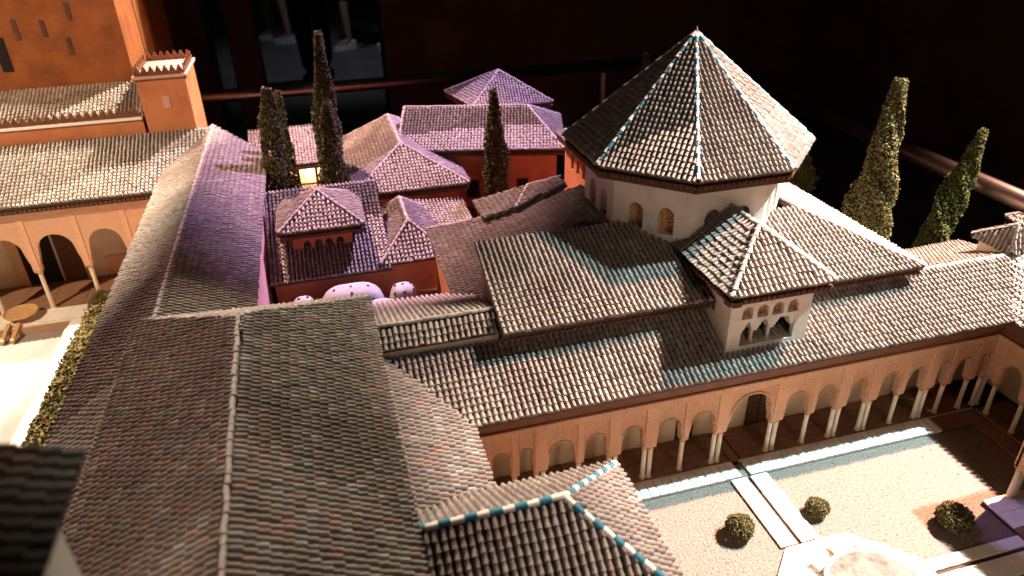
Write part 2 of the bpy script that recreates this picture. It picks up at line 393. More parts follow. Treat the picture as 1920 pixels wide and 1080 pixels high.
# ================================================================== SETTING
struct('table_base', MB().box((-1.55, -.35, -.14), (1.56, 2.86, -.03)), M_base)
struct('court_ground', MB().box((.17, .15, -.025), (1.245, .905, 0)), M_gravel)
struct('room_floor', MB().box((-8, -4, -.80), (9, 16, -.75)), M_room)

def slabs(parent, x0, x1, y0, y1, z, h, nx, ny, m, name='paving_slab', gap=.0009, stagger=False, jit=.0003):
    meshes = {}
    b = BASE.get(parent.name, V(0, 0, 0))
    for j in range(ny):
        ya, yb = y0+(y1-y0)*j/ny, y0+(y1-y0)*(j+1)/ny
        xs = [x0+(x1-x0)*i/nx for i in range(nx+1)]
        if stagger and j % 2: xs = [x0]+[x0+(x1-x0)*(i+.5)/nx for i in range(nx)]+[x1]
        for xa, xb in zip(xs, xs[1:]):
            k = (round(xb-xa, 5), round(yb-ya, 5), h, m.name)
            if k not in meshes:
                o = MB().box((-(xb-xa)/2+gap/2, -(yb-ya)/2+gap/2, 0), ((xb-xa)/2-gap/2, (yb-ya)/2-gap/2, h)).build(name, m); meshes[k] = o.data; bpy.data.objects.remove(o)
            o = bpy.data.objects.new(name, meshes[k]); COL.objects.link(o); o.parent = parent
            o.location = V((xa+xb)/2, (ya+yb)/2, z+rng.uniform(-jit, jit))-b; o.rotation_euler = (rng.normal(0, .004), rng.normal(0, .004), rng.normal(0, .004))
YF, YB = .912, 1.005                                       # gallery step edge, back wall
gf = struct('gallery_floor', MB().box((.08, YF+.002, -.025), (1.36, YB, -.0022)), M_grout)
slabs(gf, .165, .672, YF+.003, YB-.002, -.002, .003, 15, 4, M_floor_t, 'floor_tile', .0011, True)
slabs(gf, .698, 1.245, YF+.003, YB-.002, -.002, .003, 16, 4, M_floor_t, 'floor_tile', .0011, True)
slabs(gf, .675, .695, YF+.003, YB-.002, -.003, .003, 1, 2, M_floor_t, 'floor_tile', .001)
struct('gallery_kerb', MB().box((.165, YF-.003, -.02), (.672, YF+.002, .0022)).box((.690, YF-.003, -.02), (1.248, YF+.002, .0022)), M_marble)
ef = struct('east_gallery_floor', MB().box((1.25, .20, -.025), (1.36, YF+.001, -.0022)), M_grout)
slabs(ef, 1.252, 1.34, .62, YF, -.002, .003, 3, 10, M_floor_t, 'floor_tile', .001)
struct('east_kerb', MB().box((1.2455, .20, -.02), (1.2495, YF-.004, .0025)), M_marble)
wk = struct('walkway_bed', MB().box((.30, .868, -.01), (.672, YF-.0035, .0008)).box((.690, .868, -.01), (1.244, YF-.0035, .0008)), M_grout)
slabs(wk, .30, .672, .868, YF-.004, .001, .005, 22, 1, M_marble, gap=.0019)
slabs(wk, .690, 1.13, .868, YF-.004, .001, .005, 26, 1, M_marble, gap=.0019)
slabs(wk, 1.13, 1.244, .868, YF-.004, .001, .005, 8, 1, M_floor_t)
we = struct('east_walkway_bed', MB().box((1.205, .73, -.01), (1.244, .8675, .0008)), M_grout)
slabs(we, 1.205, 1.244, .73, .867, .001, .005, 1, 9, M_floor_t)
# cross paths with a water channel between two bands of marble
ns = struct('cross_path_bed', MB().box((.646, .70, -.01), (.722, .866, .0005)), M_grout)
slabs(ns, .646, .6785, .702, .866, .001, .004, 1, 4, M_marble)
slabs(ns, .6865, .722, .702, .866, .001, .004, 1, 4, M_marble)
ew = struct('east_path_bed', MB().box((.80, .545, -.01), (1.0475, .612, .0005)), M_grout)
slabs(ew, .80, 1.047, .5905, .612, .001, .004, 5, 1, M_marble)
slabs(ew, .80, 1.047, .546, .5825, .001, .004, 5, 1, M_marble)
wpth = struct('west_path_bed', MB().box((.34, .545, -.01), (.60, .612, .0005)), M_grout)
slabs(wpth, .34, .60, .546, .612, .001, .004, 5, 1, M_marble)
FC = (.712, .556)
ring = [(FC[0]+.155*math.sin(math.radians(a))*(1.), FC[1]+.155*math.cos(math.radians(a))) for a in range(-23, 337, 45)]
fp = struct('fountain_plaza', MB().prism([(x, y, -.01) for x, y in ring], [(x, y, .0008) for x, y in ring]), M_grout)
for k in range(8):
    a, b = V(*ring[k], 0), V(*ring[(k+1) % 8], 0); cc_ = V(*FC, 0)
    for f0, f1 in ((.12, .66), (.665, .995)):
        P = [cc_+(a-cc_)*f0+(b-a)*.004, cc_+(b-cc_)*f0-(b-a)*.004, cc_+(b-cc_)*f1-(b-a)*.004, cc_+(a-cc_)*f1+(b-a)*.004]
        MB().prism([p+V(0, 0, .001) for p in P], [p+V(0, 0, .006) for p in P]).build('paving_slab', M_marble, fp)

# ================================================================== NORTH GALLERY
T = .45; YE, ZE = .878, .243; RP, RN = (0, YE, ZE), (0, -T, 1)
gz = lambda y: ZE+T*(y-YE)
YR = 1.012
ng = thing('arcade_gallery', (AX, .95, 0), 'long orange carved arcade gallery on white columns with tiled lean-to roof beside the gravel court', 'gallery')
fmN = lambda u, d, z: (u, .917+d, z)
GR = [(.189, 1), (.239, 1), (.286, 2), (.360, 1), (.426, 2), (.497, 2), (.568, 1), (.642, 2), (.763, 2), (.838, 1), (.905, 2), (.976, 2), (1.046, 1), (1.112, 2), (1.160, 1), (1.219, 1), (1.262, 2)]
arcade(ng, fmN, GR, .168, 1.262, .082, .140, .190, big=.160)
# cornice: sloping dark boards from the frieze up to the eave
MB().prism([(.168, .9165, .1905), (1.256, .9165, .1905), (1.256, .935, .1905), (.168, .935, .1905)], [(.168, YE+.010, ZE-.010), (1.226, YE+.010, ZE-.010), (1.226, .935, ZE-.002), (.168, .935, ZE-.002)]).build('cornice', M_woodr, ng)
VW = V(.057, 1.005, gz(1.005)); VE = V(1.330, YR, gz(YR))
YW = 1.040
roof(ng, [(.159, YE, ZE), (1.222, YE, ZE), VE, (1.062, YR, gz(YR)), (1.062, YW, gz(YW)), (.246, YW, gz(YW)), (.246, 1.0155, gz(1.0155)), (.046, 1.0155, gz(1.0155))])
npl = plane_f((0, YR, gz(YR)), (0, T, 1))
N0 = (0, YR, gz(YR)); NN = (0, T, 1)
roof(ng, [(1.04, YR, gz(YR)), VE, Ppl(1888, 480, N0, NN), Ppl(1797, 455, N0, NN), Ppl(1690, 476, N0, NN)])
ridge(ng, (1.05, YR, gz(YR)), VE, .0045)
bw = MB().box((.10, YB, -.02), (1.40, YB+.012, .28)).build('back_wall', M_cream, ng)
MB().box((.598, YB-.003, 0), (.636, YB-.0005, .105)).build('door', M_wood, ng)
dd = MB().box((.757, YB-.004, 0), (.808, YB-.0005, .125)).build('door', M_wood, ng)
MB().box((.7815, YB-.0055, .004), (.7835, YB-.004, .12)).build('door_frame', M_black, dd)
# ================================================================== EAST / WEST GALLERIES
eg = thing('arcade_gallery', (1.30, .6, 0), 'shaded carved arcade turning the corner beyond the dark strip of gravel', 'gallery')
fmE = lambda u, d, z: (1.252+d, u, z)
arcade(eg, fmE, [(.56, 1), (.62, 2), (.69, 1), (.762, 2), (.828, 1), (.892, 1)], .50, .916, .082, .140, .190)
MB().prism([(1.2515, .30, .1905), (1.2515, .9163, .1905), (1.27, .9163, .1905), (1.27, .30, .1905)], [(1.234, .30, ZE-.010), (1.234, .8885, ZE-.010), (1.27, .90, ZE-.002), (1.27, .30, ZE-.002)]).build('cornice', M_woodr, eg)
te = .5
roof(eg, [(1.222, .30, ZE), (1.222, YE, ZE), (1.33, YR-.004, ZE+.054), (1.36, YR-.004, ZE+.069), (1.36, .30, ZE+.069)])
MB().box((1.352, .30, -.02), (1.366, 1.004, .29)).build('back_wall', M_cream, eg)
wg = thing('arcade_gallery', (.10, .6, 0), 'dim grey lean-to tiled roof meeting the arcade roof in a rough mortared valley', 'gallery')
ww = lambda x: ZE+.53*(.159-x)
roof(wg, [(.159, .30, ZE), (.159, YE, ZE), (.045, YR, ww(.045)), (.0, YR, ww(.0)), (.0, .30, ww(0.))])
fmW = lambda u, d, z: (.160-d, u, z)
arcade(wg, fmW, [(.73, 1), (.79, 1), (.85, 2), (.905, 1)], .70, .916, .082, .140, .190)
MB().box((.035, .30, -.02), (.05, 1.0, .24)).build('back_wall', M_cream, wg)
# ================================================================== HALL WITH OCTAGONAL LANTERN
CX, CY, OZ, OR, OA = AX, 1.275, .539, .246, .741
hall = thing('lantern_hall', (CX, CY, 0), 'white hall crowned by a steep octagonal tiled roof with blue and white ridges', 'building')
oc = lambda r, a, z: V(CX+r*math.sin(math.radians(a)), CY+r*math.cos(math.radians(a)), z)
AN = [22.5+45*i for i in range(8)]
for i in range(8):
    a, b = AN[i], AN[(i+1) % 8]
    A, B = oc(OR, a, OZ), oc(OR, b, OZ); roof(hall, [A, B, (CX, CY, OA)], course=.0115, pitch=.0093)
    ridge(hall, oc(OR*1.0, a, OZ+.001), (CX, CY, OA), .0044, .0125, [M_white_gl, M_blue])
    m_ = (A+B)/2; inn = V(CX, CY, OZ)-m_; inn /= np.linalg.norm(inn); eave_board(hall, A, B, inn, .014)
    # wall face with two arched windows
    WA, WB = oc(.200, a, 0), oc(.200, b, 0); d = WA-WB; L = np.linalg.norm(d); d /= L; nin = V(*inn)
    fm = (lambda WB, d, nin: lambda u, dp, z: tuple(WB+d*u+nin*dp+V(0, 0, z)))(WB, d, nin)
    hs = [(L*.30, .0160, .410, .447, .4635), (L*.70, .0160, .410, .447, .4635)]
    arch_panel(L, .30, .512, hs, fm, .016).build('lantern_wall', M_white, hall)
    for h in hs:
        box_map(MB(), fm, h[0]-.0195, h[0]+.0195, .0165, .0185, .405, .469).build('window_lattice', M_lattice if 90 < (a+b)/2 < 250 else M_white, hall)
soff = MB(); soff.prism([oc(.201, a, .505) for a in AN], [oc(.232, a, .527) for a in AN]).build('soffit', M_wood, hall)
mb = MB(); mb.lathe((CX, CY, OA-.002), [(.006, 0), (.006, .006), (.003, .010), (.001, .016)], 8); mb.build('finial', M_ridge, hall)
# lower roofs of the hall
MY, MZ, MT = .975, .3415, .34
MTOP = Ppl(893, 455, (0, MY, MZ), (0, -MT, 1))[1]
mz = lambda y: MZ+MT*(y-MY)
roof(hall, [(.238, MY, MZ), (.655, MY, MZ), (.655, MTOP, mz(MTOP)), (.243, MTOP, mz(MTOP))])
eave_board(hall, (.238, MY, MZ), (.625, MY, MZ), (0, 1, 0), .005)
walls(hall, [(.252, 1.034), (.64, 1.034), (.64, MTOP-.004), (.252, MTOP-.004)], .12, plane_f((0, MY, MZ-.009), (0, -MT, 1)), M_pinkw)
WT = .46; WP0, WPN = (.52, 0, .402), (-WT, 0, 1)
q1, q2, q3 = Ppl(800, 432, WP0, WPN), Ppl(905, 411, WP0, WPN), Px(1093, 333, .535)
q3[2] = .402+WT*(.535-.52)
roof(hall, [(.207, 1.06, .402-WT*.313), (q1[0], q1[1], q1[2]), q2, q3, (.535, 1.19, .409), (.44, 1.19, .402-WT*.08), (.30, 1.06, .402-WT*.22)])
ridge(hall, q1, q2, .0035)
W2 = (.52, 0, .416)
roof(hall, [Ppl(888, 381, W2, WPN), Ppl(907, 413, W2, WPN), Ppl(972, 392, W2, WPN), Ppl(1062, 345, W2, WPN), Ppl(1050, 334, W2, WPN), Ppl(990, 350, W2, WPN)])
ridge(hall, Ppl(990, 350, W2, WPN), Ppl(968, 390, W2, WPN), .0045); ridge(hall, Ppl(990, 350, W2, WPN), Ppl(1050, 334, W2, WPN), .0040)
walls(hall, [(.222, 1.04), (.30, 1.04), (.44, 1.19), (.50, 1.19), (.50, q3[1]-.02), (q2[0], q2[1]-.02), (.222, q1[1]-.02)], -.03, plane_f((.52, 0, .392), (-WT, 0, 1)), M_orange)
# east side of the hall: hipped
KX, KZ = 1.076, .3365
hipx = .897; hy = MY+(KX-hipx); hz = KZ+.42*(KX-hipx)
roof(hall, [(.775, MY, KZ), (KX, MY, KZ), (hipx, hy, hz), (.775, hy, hz)])
roof(hall, [(KX, MY, KZ), (KX, 1.62, KZ), (hipx, 1.45, hz), (hipx, hy, hz)])
ridge(hall, (KX, MY, KZ), (hipx, hy, hz), .0048); ridge(hall, (hipx, hy, hz), (hipx, 1.45, hz), .0045)
eave_board(hall, (.80, MY, KZ), (KX, MY, KZ), (0, 1, 0), .004)
walls(hall, [(.76, 1.034), (1.072, 1.034), (1.072, 1.60), (.76, 1.60)], -.03, KZ-.004, M_white)
# ================================================================== MIRADOR
mi = thing('mirador', (.706, .99, .25), 'small white lookout tower with four arched openings and hipped tile roof astride the arcade roof', 'tower')
x0, x1, yf = .626, .786, .917; zt = .374; EZ = .391; o = .020
c = [V(x0-o+.004, yf-o, EZ), V(x1+o+.004, yf-o, EZ), V(x1+o+.004, 1.11, EZ), V(x0-o+.004, 1.11, EZ)]
xm = (c[0][0]+c[1][0])/2; ap = Py(1436, 424, yf-o+(c[1][0]-c[0][0])/2); ap[0] = xm; bk = V(xm, 1.12, ap[2])
hip4(mi, c, ap, bk, 'depth', 'frl', eaves='fl', mats=[M_ridge])
fm = lambda u, d, z: (x0+u, yf+d, z)
hs = [(.034, .0105, .330, .345, .3555), (.064, .0105, .330, .345, .3555), (.094, .0105, .330, .345, .3555), (.124, .0105, .330, .345, .3555)]
Wd = x1-x0
lo, hi = gz(yf)-.02, EZ-.006
arch_panel(Wd, .3225, hi, hs, fm, .010).build('front_wall', M_white, mi)
for h in hs: box_map(MB(), fm, h[0]-.012, h[0]+.012, .0115, .013, .327, .358).build('window_lattice', M_lattice, mi)
box_map(MB(), fm, 0, .026, 0, .010, lo, .3222).build('front_wall', M_white, mi); box_map(MB(), fm, .132, Wd, 0, .010, lo, .3222).build('front_wall', M_white, mi)
box_map(MB(), fm, .0262, .1318, 0, .030, lo, .2755).build('sill', M_white, mi)
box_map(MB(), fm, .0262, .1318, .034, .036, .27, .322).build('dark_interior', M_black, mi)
for u in (.055, .0885):
    q = fm(u, .012, 0); mb = MB(); mb.lathe((q[0], q[1], .2757), [(.005, 0), (.005, .002), (.0034, .003), (.0032, .022), (.005, .024), (.005, .025)], 10); mb.build('window_column', M_col, mi)
for u in (.0262, .055, .0885, .1318):                      # stepped brackets over the little columns
    mb = MB()
    for k in range(4):
        e = .0055+.0022*k; mb.add([], []); a_, b_ = max(u-e, .0263), min(u+e, .1317); box_map(mb, fm, a_, b_, .004-.0008*k, .020, .3010+k*.0054, .3063+k*.0054)
    mb.build('bracket', M_white, mi)
fl = lambda u, d, z: (x0+d, 1.08-u, z)
hl = [(.075, .0085, .325, .342, .351), (.105, .0085, .325, .342, .351)]
arch_panel(1.08-yf-.0102, lo, hi, hl, fl, .010).build('side_wall', M_white, mi)
for h in hl: box_map(MB(), fl, h[0]-.010, h[0]+.010, .0105, .012, .321, .354).build('window_back', M_white, mi)
MB().box((x1-.010, yf+.0102, lo), (x1, 1.08, hi)).build('side_wall', M_white, mi)
# ================================================================== LOW LINK ROOF (between foreground wing and hall)
sl = thing('link_building', (.14, 1.06, .1), 'low white-walled link under a short ridged tile roof with pale mortar ridge', 'building')
SR = V(.0335, 1.040, .353); SRE = V(.2415, 1.040, .353)
sy = 1.009; sz = .3275
roof(sl, [(.0335, sy, sz), (.2415, sy, sz), SRE, SR])
NP = (0, .42, 1); a_, b_ = Ppl(695, 572, SR, NP), Ppl(935, 545, SR, NP)
roof(sl, [SR, SRE, (.2405, b_[1]+.01, SR[2]-.42*(b_[1]+.01-SR[1])), (.033, a_[1], SR[2]-.42*(a_[1]-SR[1]))])
ridge(sl, SR, SRE, .0042)
MB().box((.034, sy+.007, .05), (.2405, SR[1], sz-.009)).build('wall', M_white, sl)
walls(sl, [(.034, SR[1]), (.2400, SR[1]), (.2400, b_[1]), (.034, b_[1])], .05, plane_f(SR-V(0, 0, .012), NP), M_white)
# ================================================================== FOREGROUND WING (hipped, ridge towards the viewer)
fw = thing('hipped_wing', (-.16, .8, 0), 'largest hipped tile roof with speckled salmon tiles adjoining the long pool wing', 'building')
FN = V(-.151, .921, .480); FS = V(-.132, .05, .480)
FE, FEs = V(.032, 1.105, .377), V(.032, .05, .377); FWc, FWs = V(-.325, 1.098, .397), V(-.325, .05, .397)
roof(fw, [FE, FN, FS, FEs], pitch=.0088); roof(fw, [FWc, FN, FS, FWs], pitch=.0088); roof(fw, [FWc, FE, FN], pitch=.0088)
ridge(fw, FS, FN, .0036, lift=.003); ridge(fw, FE, FN, .0034, lift=.003); ridge(fw, FWc, FN, .0034, lift=.003)
MB().box((-.305, .05, -.02), (.014, 1.08, .366)).build('wall', M_pinkw, fw)
# ================================================================== LONG WING BESIDE THE POOL COURT
lw = thing('pool_wing', (-.33, 1.7, 0), 'long narrow gabled tile roof with pink side wall running along the clipped hedge', 'building')
GX, GZ = -.304, .400
g0, g1, y0_, y1_ = GZ-.5*(GX+.187)*-1, GZ-.5*.131, .30, 2.46
roof(lw, [(-.166, y0_, GZ-.069), (-.166, 2.10, GZ-.069), (GX, 2.20, GZ), (GX, y0_, GZ)])
roof(lw, [(-.422, y0_, GZ-.059), (-.422, 2.16, GZ-.059), (GX, 2.20, GZ), (GX, y0_, GZ)])
ridge(lw, (GX, 1.0, GZ), (GX, 2.20, GZ), .0040)
MB().box((-.400, .30, -.02), (-.178, 2.09, .320)).build('wall', M_pinkw, lw)
# ================================================================== NEAR DARK ROOF CORNER
nd = thing('dark_roof_house', (-.30, .30, .3), 'dark unlit tile roof corner over a pale wall beside the largest hipped roof', 'building')
dz = .694; 
roof(nd, [(-.173, .08, dz), (-.173, .401, dz), (-.42, .410, dz+.10), (-.42, .08, dz+.10)])
MB().box((-.40, .08, .0), (-.196, .385, dz-.012)).build('wall', M_white, nd)

# ================================================================== BATHS AND THE BUILDINGS BEHIND
struct('bath_terrace', MB().box((-.198, 1.27, -.02), (.2215, 1.605, .10)), M_sand)
def dome(cx, cy, cz, rx, ry, h, holes, label):
    t = thing('bath_dome', (cx, cy, cz), label, 'dome', 'white bath vaults with star holes'); mb = MB(); n, m = 20, 7; P = []
    for j in range(m+1):
        a = math.pi/2*j/m; rr_ = math.cos(a)**.55; zz = math.sin(a)**.8*h
        for i in range(n):
            b = 2*math.pi*i/n; cxs, sns = math.cos(b), math.sin(b); e = .62
            P.append((cx+rx*rr_*math.copysign(abs(cxs)**e, cxs), cy+ry*rr_*math.copysign(abs(sns)**e, sns), cz+zz))
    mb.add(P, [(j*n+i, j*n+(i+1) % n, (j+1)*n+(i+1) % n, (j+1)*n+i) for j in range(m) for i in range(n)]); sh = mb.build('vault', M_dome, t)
    for pol in sh.data.polygons: pol.use_smooth = True
    for (px, py, k) in holes:
        cc = V(cx+px*rx, cy+py*ry, 0); r2 = min(.995, (abs(px)**(2/.62)+abs(py)**(2/.62))**.31); 
        rad = max(r2, .02); a = math.acos(min(1, rad**(1/.55))); z = cz+math.sin(a)**.8*h
        nrm = V(px*.9/rx*rad, py*.9/ry*rad, 1.2/h*(1-rad*.75)); nrm /= np.linalg.norm(nrm)
        MB().lathe(tuple(V(cc[0], cc[1], z)-nrm*.001), [(.0030, 0), (.0030, .0024), (.0024, .0026)], 8, nrm).build('star_hole', M_black, t)
HO = [(-.6, -.72, 0), (0, -.78, 0), (.6, -.72, 0), (-.5, 0, 0), (0, .05, 0), (.5, 0, 0), (0, -.5, 0)]
pz = lambda x, y, z: Pz(x, y, z)
q = Pz(569, 566, .165); dome(q[0], q[1], .10, .030, .030, .075, [(0, -.7, 0), (-.3, 0, 0), (.35, .1, 0)], 'smallest white pierced bath dome next to the pink wing wall')
q = Pz(660, 552, .165); dome(q[0], q[1], .10, .078, .050, .085, HO, 'widest white pierced bath vault against the ochre wall')
q = Pz(757, 548, .165); dome(q[0], q[1], .10, .036, .040, .085, [(-.6, -.5, 0), (0, -.62, 0), (.6, -.4, 0), (0, .1, 0), (-.5, .2, 0), (.5, .25, 0)], 'pale round pierced bath dome near the sunlit orange buttress')
q = Pz(715, 578, .150); dome(q[0], q[1], .10, .040, .030, .070, [(-.45, -.5, 0), (-.2, -.3, 0), (.35, -.5, 0), (.5, -.1, 0)], 'low white pierced bath dome peeping over the link roof')
# B2 : shed roof with ochre wall
b2 = thing('bath_wing', (-.03, 1.75, .1), 'ochre bath house wing with a broad tiled lean-to roof behind the domes', 'building')
z2 = lambda y: .183+.45*(y-1.58)
roof(b2, [(-.172, 1.58, .183), (.115, 1.58, .183), (.115, 1.86, z2(1.86)), (-.172, 1.86, z2(1.86))])
walls(b2, [(-.165, 1.60), (.1155, 1.60), (.1155, 1.85), (-.165, 1.85)], -.02, .176, M_orange)
# B1 : little pavilion with four arches
b1 = thing('arched_pavilion', (-.035, 1.75, .2), 'small ochre pavilion with four little arches and hipped roof standing on the bath wing roof', 'pavilion')
zb = .281; c = [V(-.138, 1.642, zb), V(.062, 1.642, zb), V(.062, 1.85, zb), V(-.138, 1.85, zb)]
hip4(b1, c, (-.037, 1.744, .340), (-.037, 1.750, .340), 'depth', 'frl', eaves='fr')
fm = lambda u, d, z: (-.111+u, 1.664+d, z)
arch_panel(.142, .205, .274, [(.034+.0265*i, .0095, .207, .235, .2475) for i in range(4)], fm, .012, 8).build('front_wall', M_orange, b1)
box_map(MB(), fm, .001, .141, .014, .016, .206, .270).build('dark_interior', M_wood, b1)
MB().box((-.111, 1.6765, .20), (-.099, 1.84, .274)).build('side_wall', M_orange, b1); MB().box((.019, 1.6765, .20), (.031, 1.84, .274)).build('side_wall', M_orange, b1)
# B3
b3 = thing('gabled_bath_block', (.174, 1.7, .1), 'narrow hipped roof block with pale ridge between the pavilion and the hall roof', 'building')
yk = Px(748.7, 369, .174)[1]; c = [V(.088, 1.585, .192), V(.262, 1.585, .192), V(.262, yk+.03, .192), V(.088, yk+.03, .192)]
hip4(b3, c, (.174, 1.687, .254), (.174, yk, .254), 'depth', 'frl', eaves='')
MB().box((.116, 1.60, -.02), (.245, yk+.02, .182)).build('wall', M_orange, b3)
roof(b3, [(.20, 1.75, .20), (.36, 1.75, .185), (.36, 1.91, .205), (.20, 1.91, .222)], down=(0, -1, -.3))
# B4
b4 = thing('violet_lit_block', (.22, 2.1, 0), 'broad ochre block with large hipped roof under violet light and deep dark eaves', 'building')
z4 = .244; c = [V(.052, 1.92, z4), V(.385, 1.92, z4), V(.385, 2.45, z4), V(.052, 2.45, z4)]
hip4(b4, c, (.2165, 2.088, .326), (.2165, 2.40, .326), 'depth', 'frl', eaves='frl')
f4 = inset(c, .028); MB().box((.080, 1.948, -.02), (.357, 2.43, z4-.012)).build('wall', M_orange, b4)
# B5 rotated wing
b5 = thing('angled_wing', (.52, 2.2, 0), 'long ochre wing set at an angle with dark windows and violet roof', 'building')
U5 = V(.329, -.097, 0); U5 /= np.linalg.norm(U5); N5 = V(-U5[1], U5[0], 0); O5 = V(.364, 2.082, 0)
p5 = lambda u, v, z: O5+U5*u+N5*v+V(0, 0, z)
c = [p5(-.16, 0, .291), p5(.343, 0, .291), p5(.343, .36, .291), p5(-.16, .36, .291)]
hip4(b5, c, p5(-.16, .18, .373), p5(.235, .18, .373), 'front', 'frb', eaves='f')
fm = lambda u, d, z: tuple(p5(-.15+u, .022+d, z))
walls(b5, [tuple(p5(*k, 0)[:2]) for k in ((-.15, .0225), (.322, .0225), (.322, .34), (-.15, .34))], -.03, .280, M_orange)
w5 = [Py(*k, 2.08) for k in ((887, 353), (980, 343), (880, 405))]
for px, py, wd, hg in ((887, 354, .021, .030), (980, 343, .018, .016), (1035, 345, .018, .016)):
    d_ = ray(px, py); A_ = p5(0, .0225, 0); s_ = ((A_-CAM)@N5)/(d_@N5); q = CAM+d_*s_; u_ = (q-O5)@U5+.15
    wn = box_map(MB(), fm, u_-wd, u_+wd, -.0015, .0003, q[2]-hg, q[2]+hg).build('window', M_wood, b5)
    box_map(MB(), fm, u_-wd*.8, u_+wd*.8, -.002, -.0016, q[2]-hg*.85, q[2]+hg*.85).build('shutter', M_black, wn)
d_ = ray(878, 400); s_ = ((p5(0, .0225, 0)-CAM)@N5)/(d_@N5); q = CAM+d_*s_; u_ = (q-O5)@U5+.15
ar = [(u_-.028, q[2]-.05), (u_+.028, q[2]-.05)]+[(u_+.028*math.cos(math.pi*i/10), q[2]-.005+.030*math.sin(math.pi*i/10)) for i in range(11)]
MB().prism([fm(a, -.0015, z) for a, z in ar], [fm(a, .0003, z) for a, z in ar]).build('arched_doorway', M_wood, b5)
# B6 pavilion
b6 = thing('pyramid_roof_pavilion', (.63, 2.53, 0), 'isolated pavilion with a plain pyramid roof before the steel rail', 'pavilion')
c = [V(.512, 2.424, .32), V(.793, 2.391, .32), V(.739, 2.632, .32), V(.458, 2.665, .32)]
hip4(b6, c, (.640, 2.56, .405), (.640, 2.56, .405), planes='frbl', eaves='fl')
walls(b6, inset(c, .03), -.03, .31, M_orange)
# B7 behind the lantern
b7 = thing('arched_annex', (.66, 1.80, 0), 'orange annex wall with two arched openings peeking out behind the lantern hall', 'building')
q = Py(1042, 250, 1.78); z7 = q[2]; ax = q[0]; yfr = 1.50
roof(b7, [(ax, yfr, z7), (ax, 1.78, z7), (ax+.10, 1.72, z7+.035), (ax+.10, yfr+.06, z7+.035)]); roof(b7, [(ax, 1.78, z7), (ax+.22, 1.78, z7), (ax+.10, 1.72, z7+.035)]); roof(b7, [(ax+.22, yfr, z7), (ax+.22, 1.78, z7), (ax+.10, 1.72, z7+.035), (ax+.10, yfr+.06, z7+.035)])
eave_board(b7, (ax, yfr, z7), (ax, 1.78, z7), (1, 0, 0), .006)
fm = lambda u, d, z: (ax+.02+d, 1.76-u, z)
hs = [(.06+.042*k, .010, z7-.075, z7-.045, z7-.033) for k in range(5)]
arch_panel(1.76-yfr, -.03, z7-.010, hs, fm, .012, 8).build('side_wall', M_orange, b7)
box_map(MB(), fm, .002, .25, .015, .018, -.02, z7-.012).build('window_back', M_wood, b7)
MB().box((ax+.033, 1.748, -.03), (ax+.20, 1.76, z7-.010)).build('end_wall', M_orange, b7)
# B8 lit porch between the cypresses
b8 = thing('lit_porch', (-.05, 2.4, 0), 'low porch with glowing wall behind a dark balustrade between the cypresses', 'porch')
ea, eb = Py(470, 322, 2.26), Py(640, 298, 2.26); z8 = (ea[2]+eb[2])/2
roof(b8, [(ea[0], 2.26, z8), (eb[0], 2.26, z8), (eb[0], 2.42, z8+.075), (ea[0], 2.42, z8+.075)])
eave_board(b8, (ea[0], 2.26, z8), (eb[0], 2.26, z8), (0, 1, 0), .008)
MB().box((ea[0], 2.36, -.03), (eb[0], 2.375, z8+.03)).build('back_wall', M_lamp, b8)
MB().box((ea[0], 2.275, -.03), (eb[0], 2.355, z8-.115)).build('porch_floor', M_orange, b8)
for k in range(5):
    xx = ea[0]+(eb[0]-ea[0])*(k+.5)/5; MB().box((xx-.004, 2.278, z8-.1145), (xx+.004, 2.286, z8-.020)).build('post', M_wood, b8)
rl = MB().box((ea[0], 2.280, z8-.075), (eb[0], 2.284, z8-.070)).build('balustrade', M_wood, b8)
nb = 34
for k in range(nb):
    xx = ea[0]+(eb[0]-ea[0])*(k+.5)/nb; MB().box((xx-.0012, 2.2805, z8-.1145), (xx+.0012, 2.2835, z8-.0752)).build('baluster', M_wood, rl)
lp = bpy.data.lights.new('porch_lamp', 'POINT'); lp.energy = 1.1; lp.color = (1, .72, .42); lp.shadow_soft_size = .01
lo_ = bpy.data.objects.new('porch_lamp', lp); COL.objects.link(lo_); lo_.location = (-.05, 2.325, z8-.03)

# ================================================================== EAST SIDE ROOFS
b9 = thing('hipped_roof_block', (1.42, 1.15, 0), 'short hipped tile roof beyond the arcade ridge at the shaded corner', 'building')
A9, B9 = Pz(1895, 476, .312), Pz(1821, 441, .312); D9 = Pz(1907, 425, .365)
roof(b9, [A9, B9, D9]); ridge(b9, A9, D9, .0046); ridge(b9, B9, D9, .0030)
A9b = A9+V(.24, 0, 0); B9b = B9+V(.24, 0, 0); roof(b9, [A9, A9b, D9]); roof(b9, [A9b, B9b, D9]); roof(b9, [B9, B9b, D9])
walls(b9, [(A9[0]+.012, A9[1]+.012), (A9[0]+.22, A9[1]+.012), (B9[0]+.22, B9[1]-.012), (B9[0]+.012, B9[1]-.012)], -.03, .302, M_cream)
b10 = thing('lantern_tower', (1.52, 1.0, 0), 'white lantern tower under a tile roof at the shaded end of the arcade', 'tower')
q = Py(1884, 407, 1.30); z10 = q[2]; q = q-V(0, .20, 0); c = [V(q[0], q[1], z10), V(q[0]+.20, q[1], z10), V(q[0]+.20, q[1]+.20, z10), V(q[0], q[1]+.20, z10)]
hip4(b10, c, (q[0]+.10, q[1]+.10, z10+.06), (q[0]+.10, q[1]+.10, z10+.06), eaves='fl')
MB().box((q[0]+.03, q[1]+.03, -.03), (q[0]+.17, q[1]+.17, z10-.01)).build('wall', M_white, b10)

